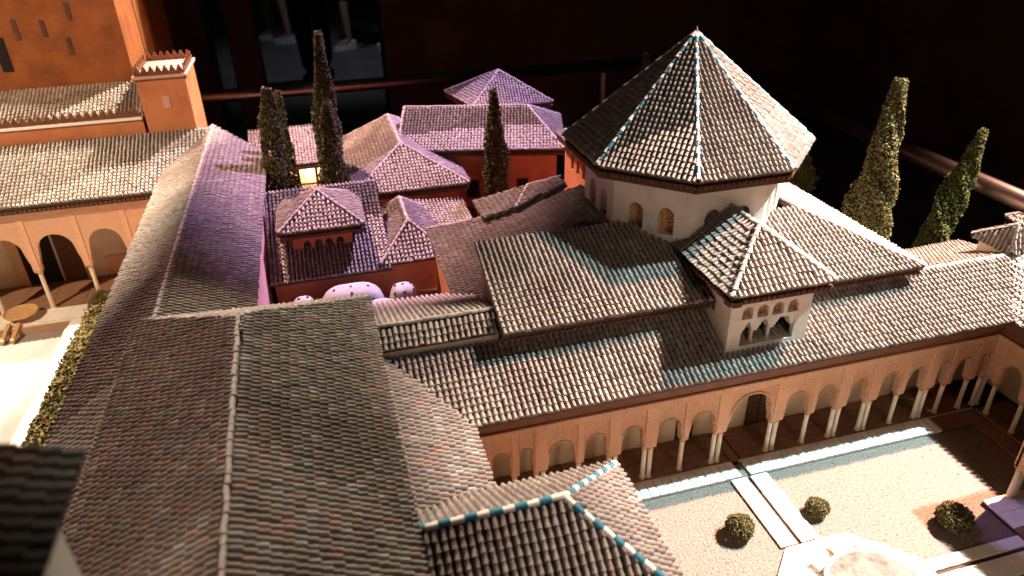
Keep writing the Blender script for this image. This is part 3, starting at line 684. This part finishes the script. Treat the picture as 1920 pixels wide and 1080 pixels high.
# ================================================================== PAVILIONS OF THE COURT
def pavilion(sgn, label):
    X = lambda x: AX+(x-AX)*sgn
    t = thing('court_pavilion', (X(.24), .59, 0), label, 'pavilion', 'pavilions jutting into the court')
    z = .268; y0, y1 = .470, .710; c = [V(X(.03), y0, z), V(X(.332), y0, z), V(X(.332), y1, z), V(X(.03), y1, z)]
    r0, r1 = V(X(.03), .59, .355), V(X(.212), .59, .355)
    for pl in ([c[0], c[1], r1, r0], [c[1], c[2], r1], [c[2], c[3], r0, r1]): roof(t, pl)
    for a, b in ((r0, r1), (c[1], r1), (c[2], r1)): ridge(t, b, a, .0052, .0150, [M_white_gl, M_blue])
    xs = sorted((X(.165), X(.318)))
    for yy, dd in ((.690, 1), (.490, -1)):
        fm = lambda u, d, zz: (xs[0]+u, yy-dd*d, zz)
        g = [(.0125, 2), (.051, 1), (.102, 1), (.1405, 2)]
        arcade(t, fm, g, 0, .153, .082, .140, .215, thick=.014)
    xf = X(.318); fm = lambda u, d, zz: (xf-sgn*d, .4905+u, zz)
    arcade(t, fm, [(.012, 1), (.055, 1), (.144, 1), (.187, 1)], .0005, .1985, .082, .140, .215, thick=.014, big=.165, cols=False)
    for yy in (.545, .635): column(t, xf-sgn*.007, yy, 0, .082)
    return t
pavilion(1, 'grey-brown pavilion roof with blue and white ridge tiles joining the west gallery')
pavilion(-1, 'carved pavilion on paired slender columns rising from a paved plinth near the round bush')
pb = struct('pavilion_plinth', MB().box((1.0485, .50, -.01), (1.2448, .6895, .006)), M_grout)
slabs(pb, 1.049, 1.244, .6215, .689, .0062, .004, 7, 2, M_floor_t if False else M_marble)
slabs(pb, 1.049, 1.244, .502, .6205, .0062, .004, 7, 4, M_floor_t)
# ================================================================== POOL COURT AND NORTH TOWER GROUP
fl_ = struct('pool_court_floor', MB().box((-1.45, 1.90, -.03), (-.47, 2.15, -.001)).box((-.724, .6, -.03), (-.47, 1.8995, -.001)), M_marble)
slabs(fl_, -.7235, -.665, .75, 1.90, 0, .003, 1, 16, M_marble)
slabs(fl_, -1.30, -.665, 1.905, 1.975, 0, .003, 9, 1, M_marble)
slabs(fl_, -1.30, -.46, 1.9765, 2.145, 0, .0025, 10, 3, M_floor_t, 'floor_tile')
struct('pool_lining', MB().box((-1.42, .6, -.08), (-.7245, 1.8995, -.07)).box((-1.42, 1.892, -.0695), (-.7245, 1.8995, -.0015)).box((-.731, .6, -.0695), (-.7245, 1.8915, -.0015)), M_sand)
struct('pool_water', MB().box((-1.42, .6, -.0695), (-.7315, 1.8912, -.022)), M_water)
# hedge
def flock(name, pts, size, cols, parent=None, m=M_leaf, kind=None):
    """many small leaf clumps: two crossed bent quads at every point"""
    P = np.array(pts); n = len(P); b = BASE.get(parent.name, V(0, 0, 0)) if parent else V(0, 0, 0)
    a = rng.normal(size=(n, 3)); a /= np.linalg.norm(a, axis=1)[:, None]
    t = rng.normal(size=(n, 3)); c = np.cross(a, t); c /= np.linalg.norm(c, axis=1)[:, None]; d = np.cross(a, c)
    s = (size*rng.uniform(.55, 1.35, n))[:, None]
    vs = np.stack([P-c*s-d*s*.5, P+c*s*.4-d*s, P+c*s+d*s*.6+a*s*.5, P-c*s*.3+d*s+a*s*.2, P+a*s*1.1], 1).reshape(-1, 3)-b
    o_ = np.arange(n)[:, None]*5
    f = np.stack([o_+[[0, 1, 4]], o_+[[1, 2, 4]], o_+[[2, 3, 4]], o_+[[3, 0, 4]], o_+[[0, 2, 1]], o_+[[0, 3, 2]]], 1).reshape(-1, 3)
    me = bpy.data.meshes.new(name); me.from_pydata(vs.tolist(), [], f.tolist()); me.update()
    ci = np.array(cols)[rng.integers(0, len(cols), n)]*rng.uniform(.6, 1.35, (n, 1))
    cc = np.ones((n, 5, 4), np.float32); cc[:, :, :3] = ci[:, None, :]
    at = me.color_attributes.new('tint', 'FLOAT_COLOR', 'POINT'); at.data.foreach_set('color', cc.ravel())
    me.materials.append(m); o = bpy.data.objects.new(name, me); COL.objects.link(o)
    if parent: o.parent = parent
    if kind: o['kind'] = kind
    return o
LG = [(.16, .13, .035), (.10, .09, .025), (.22, .17, .06), (.07, .075, .02), (.26, .20, .09)]
hp = []
for _ in range(12000):
    x, y, z = rng.uniform(-.662, -.585), rng.uniform(.80, 1.955), .035
    f_ = rng.integers(0, 3)
    hp.append((x+rng.normal(0, .003), y, rng.uniform(.034, .050)) if f_ else (-.663+rng.normal(0, .004), y, rng.uniform(.0, .045)))
hd = thing('clipped_hedge', (-.62, 1.4, 0), 'long low olive hedge between the white paving and the pool wing', 'hedge')
flock('foliage', hp, .0046, [(.13, .105, .036), (.10, .08, .027), (.17, .13, .05), (.075, .065, .02)], hd)
MB().box((-.655, .80, 0), (-.59, 1.95, .032)).build('hedge_core', M_trunk, hd)
# low round basin with spout at the pool end
q = Pz(40, 588, .02); bs = thing('spout_basin', (q[0], q[1], 0), 'shallow round stone basin with a forked spout at the end of the pool', 'basin')
MB().lathe((q[0], q[1], .003), [(.014, 0), (.016, .006), (.040, .018), (.043, .022), (.040, .024), (.034, .019), (.005, .016)], 24).build('bowl', M_cap, bs)
for s_ in (-.012, .012):
    MB().prism([(q[0]+s_-.005-.012, q[1]-.030, .003), (q[0]+s_+.004-.012, q[1]-.030, .003), (q[0]+s_+.004-.020, q[1]-.085, -.018), (q[0]+s_-.006-.020, q[1]-.085, -.018)],
               [(q[0]+s_-.005-.012, q[1]-.030, .012), (q[0]+s_+.004-.012, q[1]-.030, .012), (q[0]+s_+.004-.020, q[1]-.085, -.010), (q[0]+s_-.006-.020, q[1]-.085, -.010)]).build('spout', M_cap, bs)
# portico
pc = thing('pool_portico', (-.8, 2.05, 0), 'warm lit arched portico on slender columns with a wide tiled roof at the pool end', 'gallery')
fmP = lambda u, d, z: (u, 1.974+d, z)
PG = [(-1.27, 1), (-1.15, 1), (-1.03, 1), (-.908, 1), (-.787, 1), (-.664, 1), (-.545, 1), (-.47, 1)]
holes = []
gs = PG
for (a, _), (b, _) in zip(gs, gs[1:]):
    l, r = a+.011, b-.011; c_, w0 = (l+r)/2, (r-l)/2; holes.append((c_+1.30, w0*.86, .121, .176-.0, .219, .140, w0))
arch_panel(.86, .121, .268, holes, lambda u, d, z: fmP(-1.30+u, d, z), .016, 14).build('arcade_wall', M_stucco, pc)
box_map(MB(), fmP, -1.30, -.44, -.004, .016, .2685, .290).build('frieze', M_stucco_p, pc)
for a, _ in gs:
    if a > -1.28: box_map(MB(), fmP, a-.007, a+.007, -.0025, -.0002, .122, .2675).build('pilaster', M_stucco_p, pc)
    column(pc, a, 1.982, 0, .121, .0058, .016)
t1z = lambda y: .311+.45*(y-1.948)
eave_board(pc, (-1.30, 1.948, .311), (-.42, 1.948, .311), (0, 1, 0), .010)
roof(pc, [(-1.30, 1.948, .311), (-.375, 1.948, .311), (-.30, 2.160, t1z(2.160)), (-1.30, 2.160, t1z(2.160))])
MB().box((-1.30, 2.150, -.02), (-.40, 2.162, .39)).build('back_wall', M_cream, pc)
MB().box((-.885, 2.1465, .001), (-.80, 2.1495, .185)).build('door', M_black, pc); MB().box((-.792, 2.1455, .001), (-.735, 2.1495, .20)).build('door', M_wood, pc)
MB().box((-.915, 2.1445, .001), (-.886, 2.1495, .19)).build('door_jamb', M_cap, pc)
MB().box((-.675, 2.1455, .001), (-.47, 2.1495, .062)).build('tile_dado', M_stucco_p, pc)
# parapet wall + upper roof
pw = thing('parapet_block', (-.85, 2.25, 0), 'ochre block with a row of dark stepped merlons above the portico roof', 'building')
MB().box((-1.30, 2.1625, .30), (-.475, 2.178, .449)).build('wall', M_orange, pw)
MB().box((-1.30, 2.1570, .4492), (-.475, 2.182, .4565)).build('coping', M_marble, pw)
MB().box((-1.30, 2.1605, .4567), (-.475, 2.1655, .468)).build('parapet', M_woodr, pw)
def merlon_mesh():
    mb = MB(); s = .0072
    mb.box((-s, -.002, 0), (s, .002, .005)); mb.box((-s*.7, -.0019, .0049), (s*.7, .0019, .009)); mb.box((-s*.38, -.0018, .0089), (s*.38, .0018, .0145))
    o = mb.build('merlon', M_woodr); d = o.data; bpy.data.objects.remove(o); return d
MERL = merlon_mesh()
def merlons(t, p, q, n):
    p, q = V(*p), V(*q); b = BASE[t.name]; ang = math.atan2(q[1]-p[1], q[0]-p[0])
    for i in range(n):
        o = bpy.data.objects.new('merlon', MERL); COL.objects.link(o); o.parent = t; o.location = p+(q-p)*(i+.5)/n-b; o.rotation_euler = (0, 0, ang)
merlons(pw, (-1.15, 2.163, .4675), (-.480, 2.163, .4675), 34)
uz = lambda y: .450+.45*(y-2.184)
roof(pw, [(-1.30, 2.184, .450), (-.476, 2.184, .450), (-.476, 2.328, uz(2.328)), (-1.30, 2.328, uz(2.328))])
# great tower
tw = thing('great_brick_tower', (-.80, 2.55, 0), 'massive orange brick tower with slit openings behind the portico roofs', 'tower')
bx, by = -.502, 2.330
ye_ = Px(324, 81, bx)[1]
MB().box((-1.35, by, -.03), (bx, max(ye_, 2.5), 1.25)).build('wall', M_brick, tw)
for px, py, w_, h_ in ((126, 20, .006, .022), (29, 56, .006, .026), (81, 53, .006, .022), (131, 86, .006, .022), (6, 103, .013, .045)):
    q = Py(px, py, by); MB().box((q[0]-w_, by-.0025, q[2]-h_), (q[0]+w_, by+.0005, q[2]+h_)).build('slit_opening', M_black if px < 10 else M_wood, tw)
for fx in (.30, .62): 
    yy = by+(ye_-by)*fx; MB().box((bx-.0005, yy-.003, .55), (bx+.002, yy+.003, 1.25)).build('crack_joint', M_wood, tw)
# small tower
st = thing('small_crenellated_tower', (-.40, 2.25, 0), 'small square orange tower topped with stepped merlons beside the great tower', 'tower')
sx0, sx1, sy0 = -.466, -.341, 2.160; sy1 = Px(396, 241, sx1+.002)[1]; sy1 = min(max(sy1, 2.26), 2.36)
MB().box((sx0, sy0, -.02), (sx1, sy1, .556)).build('wall', M_orange, st)
MB().box((sx0-.007, sy0-.007, .5562), (sx1+.007, sy1+.007, .5635)).build('coping', M_pinkw, st)
MB().box((sx0+.004, sy0+.004, .5637), (sx1-.004, sy1-.004, .5650)).build('terrace_floor', mat('terrace_plaster', (.26, .16, .15), .9), st)
for a, b, n in (((sx0, sy0, .5637), (sx1, sy0, .5637), 7), ((sx0, sy1, .5637), (sx1, sy1, .5637), 7), ((sx0, sy0+.006, .5637), (sx0, sy1-.006, .5637), 6), ((sx1, sy0+.006, .5637), (sx1, sy1-.006, .5637), 6)):
    d = V(*b)-V(*a); e = V(-d[1], d[0], 0); e /= np.linalg.norm(e); e *= .002; mb = MB()
    A_, B_ = V(*a), V(*b); mb.prism([A_-e, B_-e, B_+e, A_+e], [p+V(0, 0, .010) for p in (A_-e, B_-e, B_+e, A_+e)]); mb.build('parapet', M_woodr, st)
    merlons(st, A_+V(0, 0, .0095), B_+V(0, 0, .0095), n)
q = Py(312, 190, sy0); MB().box((q[0]-.009, sy0-.002, q[2]-.018), (q[0]+.009, sy0+.0005, q[2]+.014)).build('blind_window', M_pinkw, st)

# ================================================================== FOUNTAIN, BUSHES, CYPRESSES
ft = thing('lion_fountain', (FC[0], FC[1], 0), 'round pale stone fountain bowl carried by small lions in the court', 'fountain')
MB().lathe((FC[0], FC[1], .006), [(.030, 0), (.034, .010), (.050, .024), (.078, .036), (.082, .042), (.080, .046), (.074, .0455), (.066, .040), (.030, .034), (.004, .033)], 28).build('basin', mat('fountain_stone', (.50, .46, .40), .8, noise=(60, (.28, .25, .21), .4, .7), bump=(150, .8, .003)), ft)
MB().lathe((FC[0], FC[1], .0064), [(.0735, .0458), (.066, .0404), (.030, .0345), (.004, .0335)], 28).build('basin_interior', mat('weathered_stone', (.20, .18, .155), .9, noise=(50, (.09, .08, .065), .4, .7), bump=(140, .9, .004)), ft)  # liner in darker stone, the bowl's inner shading put into its colour
for k in range(12):
    a = 2*math.pi*k/12+.13; u = V(math.cos(a), math.sin(a), 0); s_ = V(-u[1], u[0], 0); p = V(FC[0], FC[1], .0064)
    mb = MB(); 
    def blob(c, rx, ry, rz, n=8, m=5, mb=mb, u=u, s_=s_):
        P = [c+u*rx*math.sin(math.pi*j/m)*math.cos(2*math.pi*i/n)+s_*ry*math.sin(math.pi*j/m)*math.sin(2*math.pi*i/n)+V(0, 0, rz*math.cos(math.pi*j/m)) for j in range(m+1) for i in range(n)]
        mb.add(P, [(j*n+i, j*n+(i+1) % n, (j+1)*n+(i+1) % n, (j+1)*n+i) for j in range(m) for i in range(n)])
    blob(p+u*.070+V(0, 0, .018), .022, .010, .010); blob(p+u*.092+V(0, 0, .030), .011, .010, .011); blob(p+u*.102+V(0, 0, .026), .006, .006, .005)
    for e in (-.006, .006):
        mb.tube(p+u*.086+s_*e, p+u*.086+s_*e+V(0, 0, .018), .0035, 6); mb.tube(p+u*.058+s_*e, p+u*.058+s_*e+V(0, 0, .016), .004, 6)
    o = mb.build('lion', M_marble if k % 3 else M_col, ft)
    for pol in o.data.polygons: pol.use_smooth = True
def bush(px, py, r, label):
    q = Pz(px, py, r*.8); t = thing('round_bush', (q[0], q[1], 0), label, 'bush', 'round bushes in the gravel court'); pts = []
    lob = rng.normal(size=(7, 3)); lob /= np.linalg.norm(lob, axis=1)[:, None]
    for _ in range(2200):
        d = rng.normal(size=3); d /= np.linalg.norm(d); rr = r*(.78+.30*max(0, (lob@d).max()-.3))*rng.uniform(.75, 1.06)
        p = V(q[0], q[1], r*.78)+d*rr*V(1, 1, .88)
        if p[2] > .002: pts.append(p)
    flock('foliage', pts, r*.072, [(.12, .10, .036), (.075, .07, .022), (.165, .135, .055), (.05, .05, .016)], t)
    MB().lathe((q[0], q[1], 0), [(.004, 0), (.003, r*.7)], 6).build('trunk', M_trunk, t)
bush(1387, 988, .025, 'largest round olive bush in the gravel beside the cross path')
bush(1533, 952, .021, 'small yellowish round bush standing alone in bright gravel')
bush(1790, 970, .029, 'dark round bush half in the shade of the pavilion')
CG = [(.065, .065, .02), (.04, .045, .013), (.10, .085, .03), (.027, .034, .009), (.13, .10, .045)]
def cypress(base, top, r, label, n=1500, cols=CG):
    base, top = V(*base), V(*top); t = thing('cypress_tree', base, label, 'tree', 'model cypress trees'); pts = []
    ax = top-base; L = np.linalg.norm(ax); ph = rng.uniform(0, 6, 4)
    for _ in range(n*5):
        s = rng.uniform(.03, 1)**.92; a = rng.uniform(0, 2*math.pi)
        prof = min(1, (s/.10)**.6)*(1-max(0, (s-.3)/.7)**1.7*.78); w_ = 1+.15*math.sin(11*s+a*2+ph[0])+.13*math.sin(26*s+3*a+ph[1])+.08*math.sin(47*s+5*a+ph[2])
        rr = r*prof*w_*rng.uniform(.55, 1.08)**.6
        pts.append(base+ax*s+V(math.cos(a)*rr, math.sin(a)*rr, rng.normal(0, .003)))
    flock('crown', pts, max(.0030, r*.070), cols, t)
    MB().lathe(base-V(0, 0, .01), [(r*.22, 0), (r*.18, L*.5), (r*.05, L*.92)], 7, ax).build('trunk', M_trunk, t)
def cyp(pb, pt, Y, rpx, label, zmin=None, n=1500, cols=CG):
    b = Py(*pb, Y); t = Py(*pt, Y); r = rpx*(ray(*pb)@CF*0+((b-CAM)@CF))/FPX
    ax = t-b; 
    if zmin is not None: b = b+ax*((zmin-b[2])/ax[2])
    cypress(b, t, r, label, n, cols)
cyp((524, 400), (499, 168), 1.97, 30, 'thick dark cypress against the pink wall of the pool wing', -.02, 1900)
cyp((541, 330), (521, 172), 2.12, 17, 'thin cypress mostly hidden behind the thick dark one', -.02, 1000)
cyp((622, 330), (596, 62), 2.16, 25, 'tallest slender cypress rising above the steel rail', -.02, 1900)
cyp((630, 360), (612, 193), 2.04, 27, 'shorter cypress in front of the tallest one', -.02, 1500)
cyp((932, 365), (925, 170), 1.99, 24, 'single cypress before the windows of the angled ochre wing', -.02, 1700)
cyp((1618, 445), (1690, 150), 1.36, 37, 'big sunlit brownish cypress behind the hall roof', -.02, 2600, [(.11, .085, .03), (.07, .06, .02), (.15, .115, .045), (.05, .052, .014), (.085, .085, .022)])
cyp((1752, 445), (1845, 246), 1.34, 28, 'green leaning cypress beyond the arcade ridge', -.02, 2000, [(.075, .085, .02), (.05, .06, .013), (.11, .105, .03), (.035, .045, .01)])
cyp((1500, 372), (1509, 290), 1.78, 23, 'short cypress tucked behind the lantern eave', .15, 900)
cyp((1206, 150), (1212, 102), 2.35, 16, 'cypress tip just showing above the octagonal roof', .1, 900)

# ================================================================== RAIL, ROOM AND VISITORS
rl = thing('barrier_rail', (1.63, 2.97, -.75), 'brushed steel barrier rail running round the model table', 'rail')
RA, RB, RC = V(-2.6, 3.02, .30), V(1.63, 2.95, .30), V(1.59, .2, .30)
for p, q in ((RA, RB), (RB, RC)):
    o = MB().tube(p, q, .024, 20).build('handrail', M_rail, rl)
    for pol in o.data.polygons: pol.use_smooth = len(pol.vertices) == 4
MB().lathe(RB-V(0, 0, .0242), [(.0, 0), (.017, .003), (.0242, .0242), (.017, .0455), (0, .0484)], 14).build('corner_joint', M_rail, rl)
for p in (V(1.21, 2.957, 0), V(-1.2, 2.997, 0), V(1.61, 1.2, 0)):
    MB().lathe((p[0], p[1], -.75), [(.05, 0), (.05, .008), (.018, .012), (.018, 1.02)], 12).build('post', M_rail, rl)
def wall_at(name, px0, px1, Y, th_=.3, top=2.2):
    a, b = Py(px0, 100, Y), Py(px1, 100, Y); return struct(name, MB().box((a[0], Y, -.75), (b[0], Y+th_, top)), M_wall_dk)
wall_at('wall_left', -900, 395, 5.2); wall_at('wall_pillar', 432, 486, 5.0); wall_at('wall_right', 722, 2900, 5.0)
struct('wall_back', MB().box((-7, 13, -.75), (8, 13.2, 3)), M_wall_dk)
struct('wall_side', MB().box((4.2, -3, -.75), (4.4, 5.0, 3)), M_wall_dk)
def person(x, y, rot, label, trouser, shoe, shorts=False, step=.12):
    t = thing('person', (x, y, -.75), label, 'person', 'visitors beyond the rail'); ca, sa = math.cos(rot), math.sin(rot)
    W = lambda a, b, z: (a*ca-b*sa, a*sa+b*ca, z)
    def skin(name, vs, es, rs, m):
        me = bpy.data.meshes.new(name); me.from_pydata([W(*v) for v in vs], es, []); me.update(); o = bpy.data.objects.new(name, me); COL.objects.link(o); o.parent = t
        sk = o.modifiers.new('skin', 'SKIN'); sk.use_smooth_shade = True
        for i, r in enumerate(rs): me.skin_vertices[0].data[i].radius = r if isinstance(r, tuple) else (r, r)
        me.skin_vertices[0].data[0].use_root = True
        sb = o.modifiers.new('sub', 'SUBSURF'); sb.levels = 1; sb.render_levels = 2; me.materials.append(m); return o
    vs = [(0, 0, .95), (0, .0, 1.15), (0, 0, 1.38), (0, 0, 1.50), (0, .02, 1.58), (0, .03, 1.70),
          (.10, 0, .90), (.11, step, .50), (.11, step*.9, .10), (.12, step+.13, .05),
          (-.10, 0, .90), (-.11, -step, .50), (-.11, -step*1.2, .10), (-.12, -step*1.2+.13, .05),
          (.19, 0, 1.40), (.25, .02, 1.12), (.25, .12, .90), (.25, .14, .82), (-.19, 0, 1.40), (-.25, .02, 1.12), (-.25, .12, .90), (-.25, .14, .82)]
    es = [(0, 1), (1, 2), (2, 3), (3, 4), (4, 5), (0, 6), (6, 7), (7, 8), (8, 9), (0, 10), (10, 11), (11, 12), (12, 13), (2, 14), (14, 15), (15, 16), (16, 17), (2, 18), (18, 19), (19, 20), (20, 21)]
    rs = [(.15, .11), (.14, .10), (.17, .11), .06, .085, .08, .085, .055, .04, .035, .085, .055, .04, .035, .065, .045, .035, .03, .065, .045, .035, .03]
    skin('body', vs, es, rs, M_skin if shorts else trouser)
    zb = .52 if shorts else .10
    cl = [(0, 0, 1.0), (0, 0, 1.40), (.10, 0, .88), (.11, step*(1 if shorts else .9), zb+.02), (-.10, 0, .88), (-.11, -step*(1 if shorts else 1.2), zb+.02)]
    skin('trousers', cl, [(0, 1), (0, 2), (2, 3), (0, 4), (4, 5)], [(.17, .13), (.19, .13), .105, .085 if shorts else .07, .105, .085 if shorts else .07], trouser)
    for s_, k in ((1, .9), (-1, -1.2)):
        y0 = step*k; mb = MB()
        ringb = [(.12*s_+dx, y0+dy) for dx, dy in ((-.045, -.07), (.045, -.07), (.055, .10), (.03, .20), (-.03, .20), (-.055, .10))]
        mb.prism([W(a, b, 0) for a, b in ringb], [W(a*.9+.012*s_, b*.93, .10 if b < y0+.05 else .055) for a, b in ringb])
        BASE_t = BASE[t.name]; mb.v = [tuple(V(*p)+BASE_t) for p in mb.v]; mb.build('shoe', shoe, t)
q = Pz(600, 150, -.75); person(q[0], q[1], .2, 'visitor standing in black trousers beyond the rail', M_cloth_b, M_cloth_g, step=.10)
q = Pz(690, 88, -.75); person(q[0], q[1]-.1, 1.9, 'visitor striding in dark shorts and white shoes next to the dark wall', M_cloth_g, M_shoe, True, .22)
q = Pz(525, 78, -.75); person(q[0], q[1], 1.2, 'visitor in grey shorts and white shoes past the black trousers', M_cloth_g, M_shoe, True, .15)
spot('room_lamp', (.7, 8.0, 2.2), (.4, 8.6, -.75), 40, (.80, .88, 1.), 80, .8, .1)

# ================================================================== ROOF TILES (300 nearest visible per building as single pieces)
bpy.context.view_layer.update()
dg = bpy.context.evaluated_depsgraph_get(); corg = Vector(CAM)
def visible(p, n):
    px, py, k = proj(p)
    if not (-30 < px < 1950 and -30 < py < 1110 and k > 0): return False
    tgt = Vector(p+n*.010); d = tgt-corg; L = d.length
    hit, loc, *_ = S.ray_cast(dg, corg, d/L, distance=L-.004); return not hit
nfv = len(TV)
for tn, lst in TILES.items():
    th = bpy.data.objects[tn]; base = BASE[tn]; sc = []
    for i, (ob, M, fr) in enumerate(lst):
        p = M[:3, 3]; nrm = M[:3, 2]/np.linalg.norm(M[:3, 2])
        if fr > .80 and (CAM-p)@nrm > 0:
            dist = np.linalg.norm(p-CAM); sc.append((-((CAM-p)@nrm)/dist**3, i))
    sc.sort(); pick = set()
    for _, i in sc:
        if len(pick) >= 300: break
        ob, M, fr = lst[i]
        if visible(M[:3, 3]+M[:3, 1]*.005, M[:3, 2]/np.linalg.norm(M[:3, 2])): pick.add(i)
    nt_ = len(TINTS) if th in (fw, nd) else (12 if th is wg else 10)
    tint = rng.integers(0, nt_, len(lst))
    for i in pick:
        ob, M, fr = lst[i]; o = bpy.data.objects.new('tile', TILE_MESHES[tint[i]]); COL.objects.link(o); o.parent = ob
        L = M.copy(); L[:3, 3] -= base; o.matrix_local = Matrix(L.tolist())
    rest = [i for i in range(len(lst)) if i not in pick]
    if rest:
        Ms = np.array([lst[i][1] for i in rest]); U = TV*V(PITCH_T, COURSE, PITCH_T)
        vs = (np.einsum('nij,kj->nki', Ms[:, :3, :3], U)+Ms[:, None, :3, 3]-base).reshape(-1, 3)
        f = (np.array(TF)[None]+np.arange(len(rest))[:, None, None]*nfv).reshape(-1, 4)
        me = bpy.data.meshes.new('roof_tiles'); nV, nF = len(vs), len(f)
        me.vertices.add(nV); me.vertices.foreach_set('co', vs.astype(np.float32).ravel()); me.loops.add(nF*4); me.polygons.add(nF)
        me.loops.foreach_set('vertex_index', f.astype(np.int32).ravel()); me.polygons.foreach_set('loop_start', np.arange(0, nF*4, 4, dtype=np.int32)); me.polygons.foreach_set('loop_total', np.full(nF, 4, np.int32))
        me.update(calc_edges=True)
        cc = np.ones((len(rest), nfv, 4), np.float32); cc[:, :, :3] = np.array(TINTS)[tint[rest]][:, None, :]*rng.uniform(.85, 1.18, (len(rest), 1, 1))
        at = me.color_attributes.new('tint', 'FLOAT_COLOR', 'POINT'); at.data.foreach_set('color', cc.ravel())
        me.materials.append(M_tile); o = bpy.data.objects.new('roof_tiles', me); COL.objects.link(o); o.parent = th; o['kind'] = 'stuff'
print('tiles', {k: len(v) for k, v in TILES.items()})
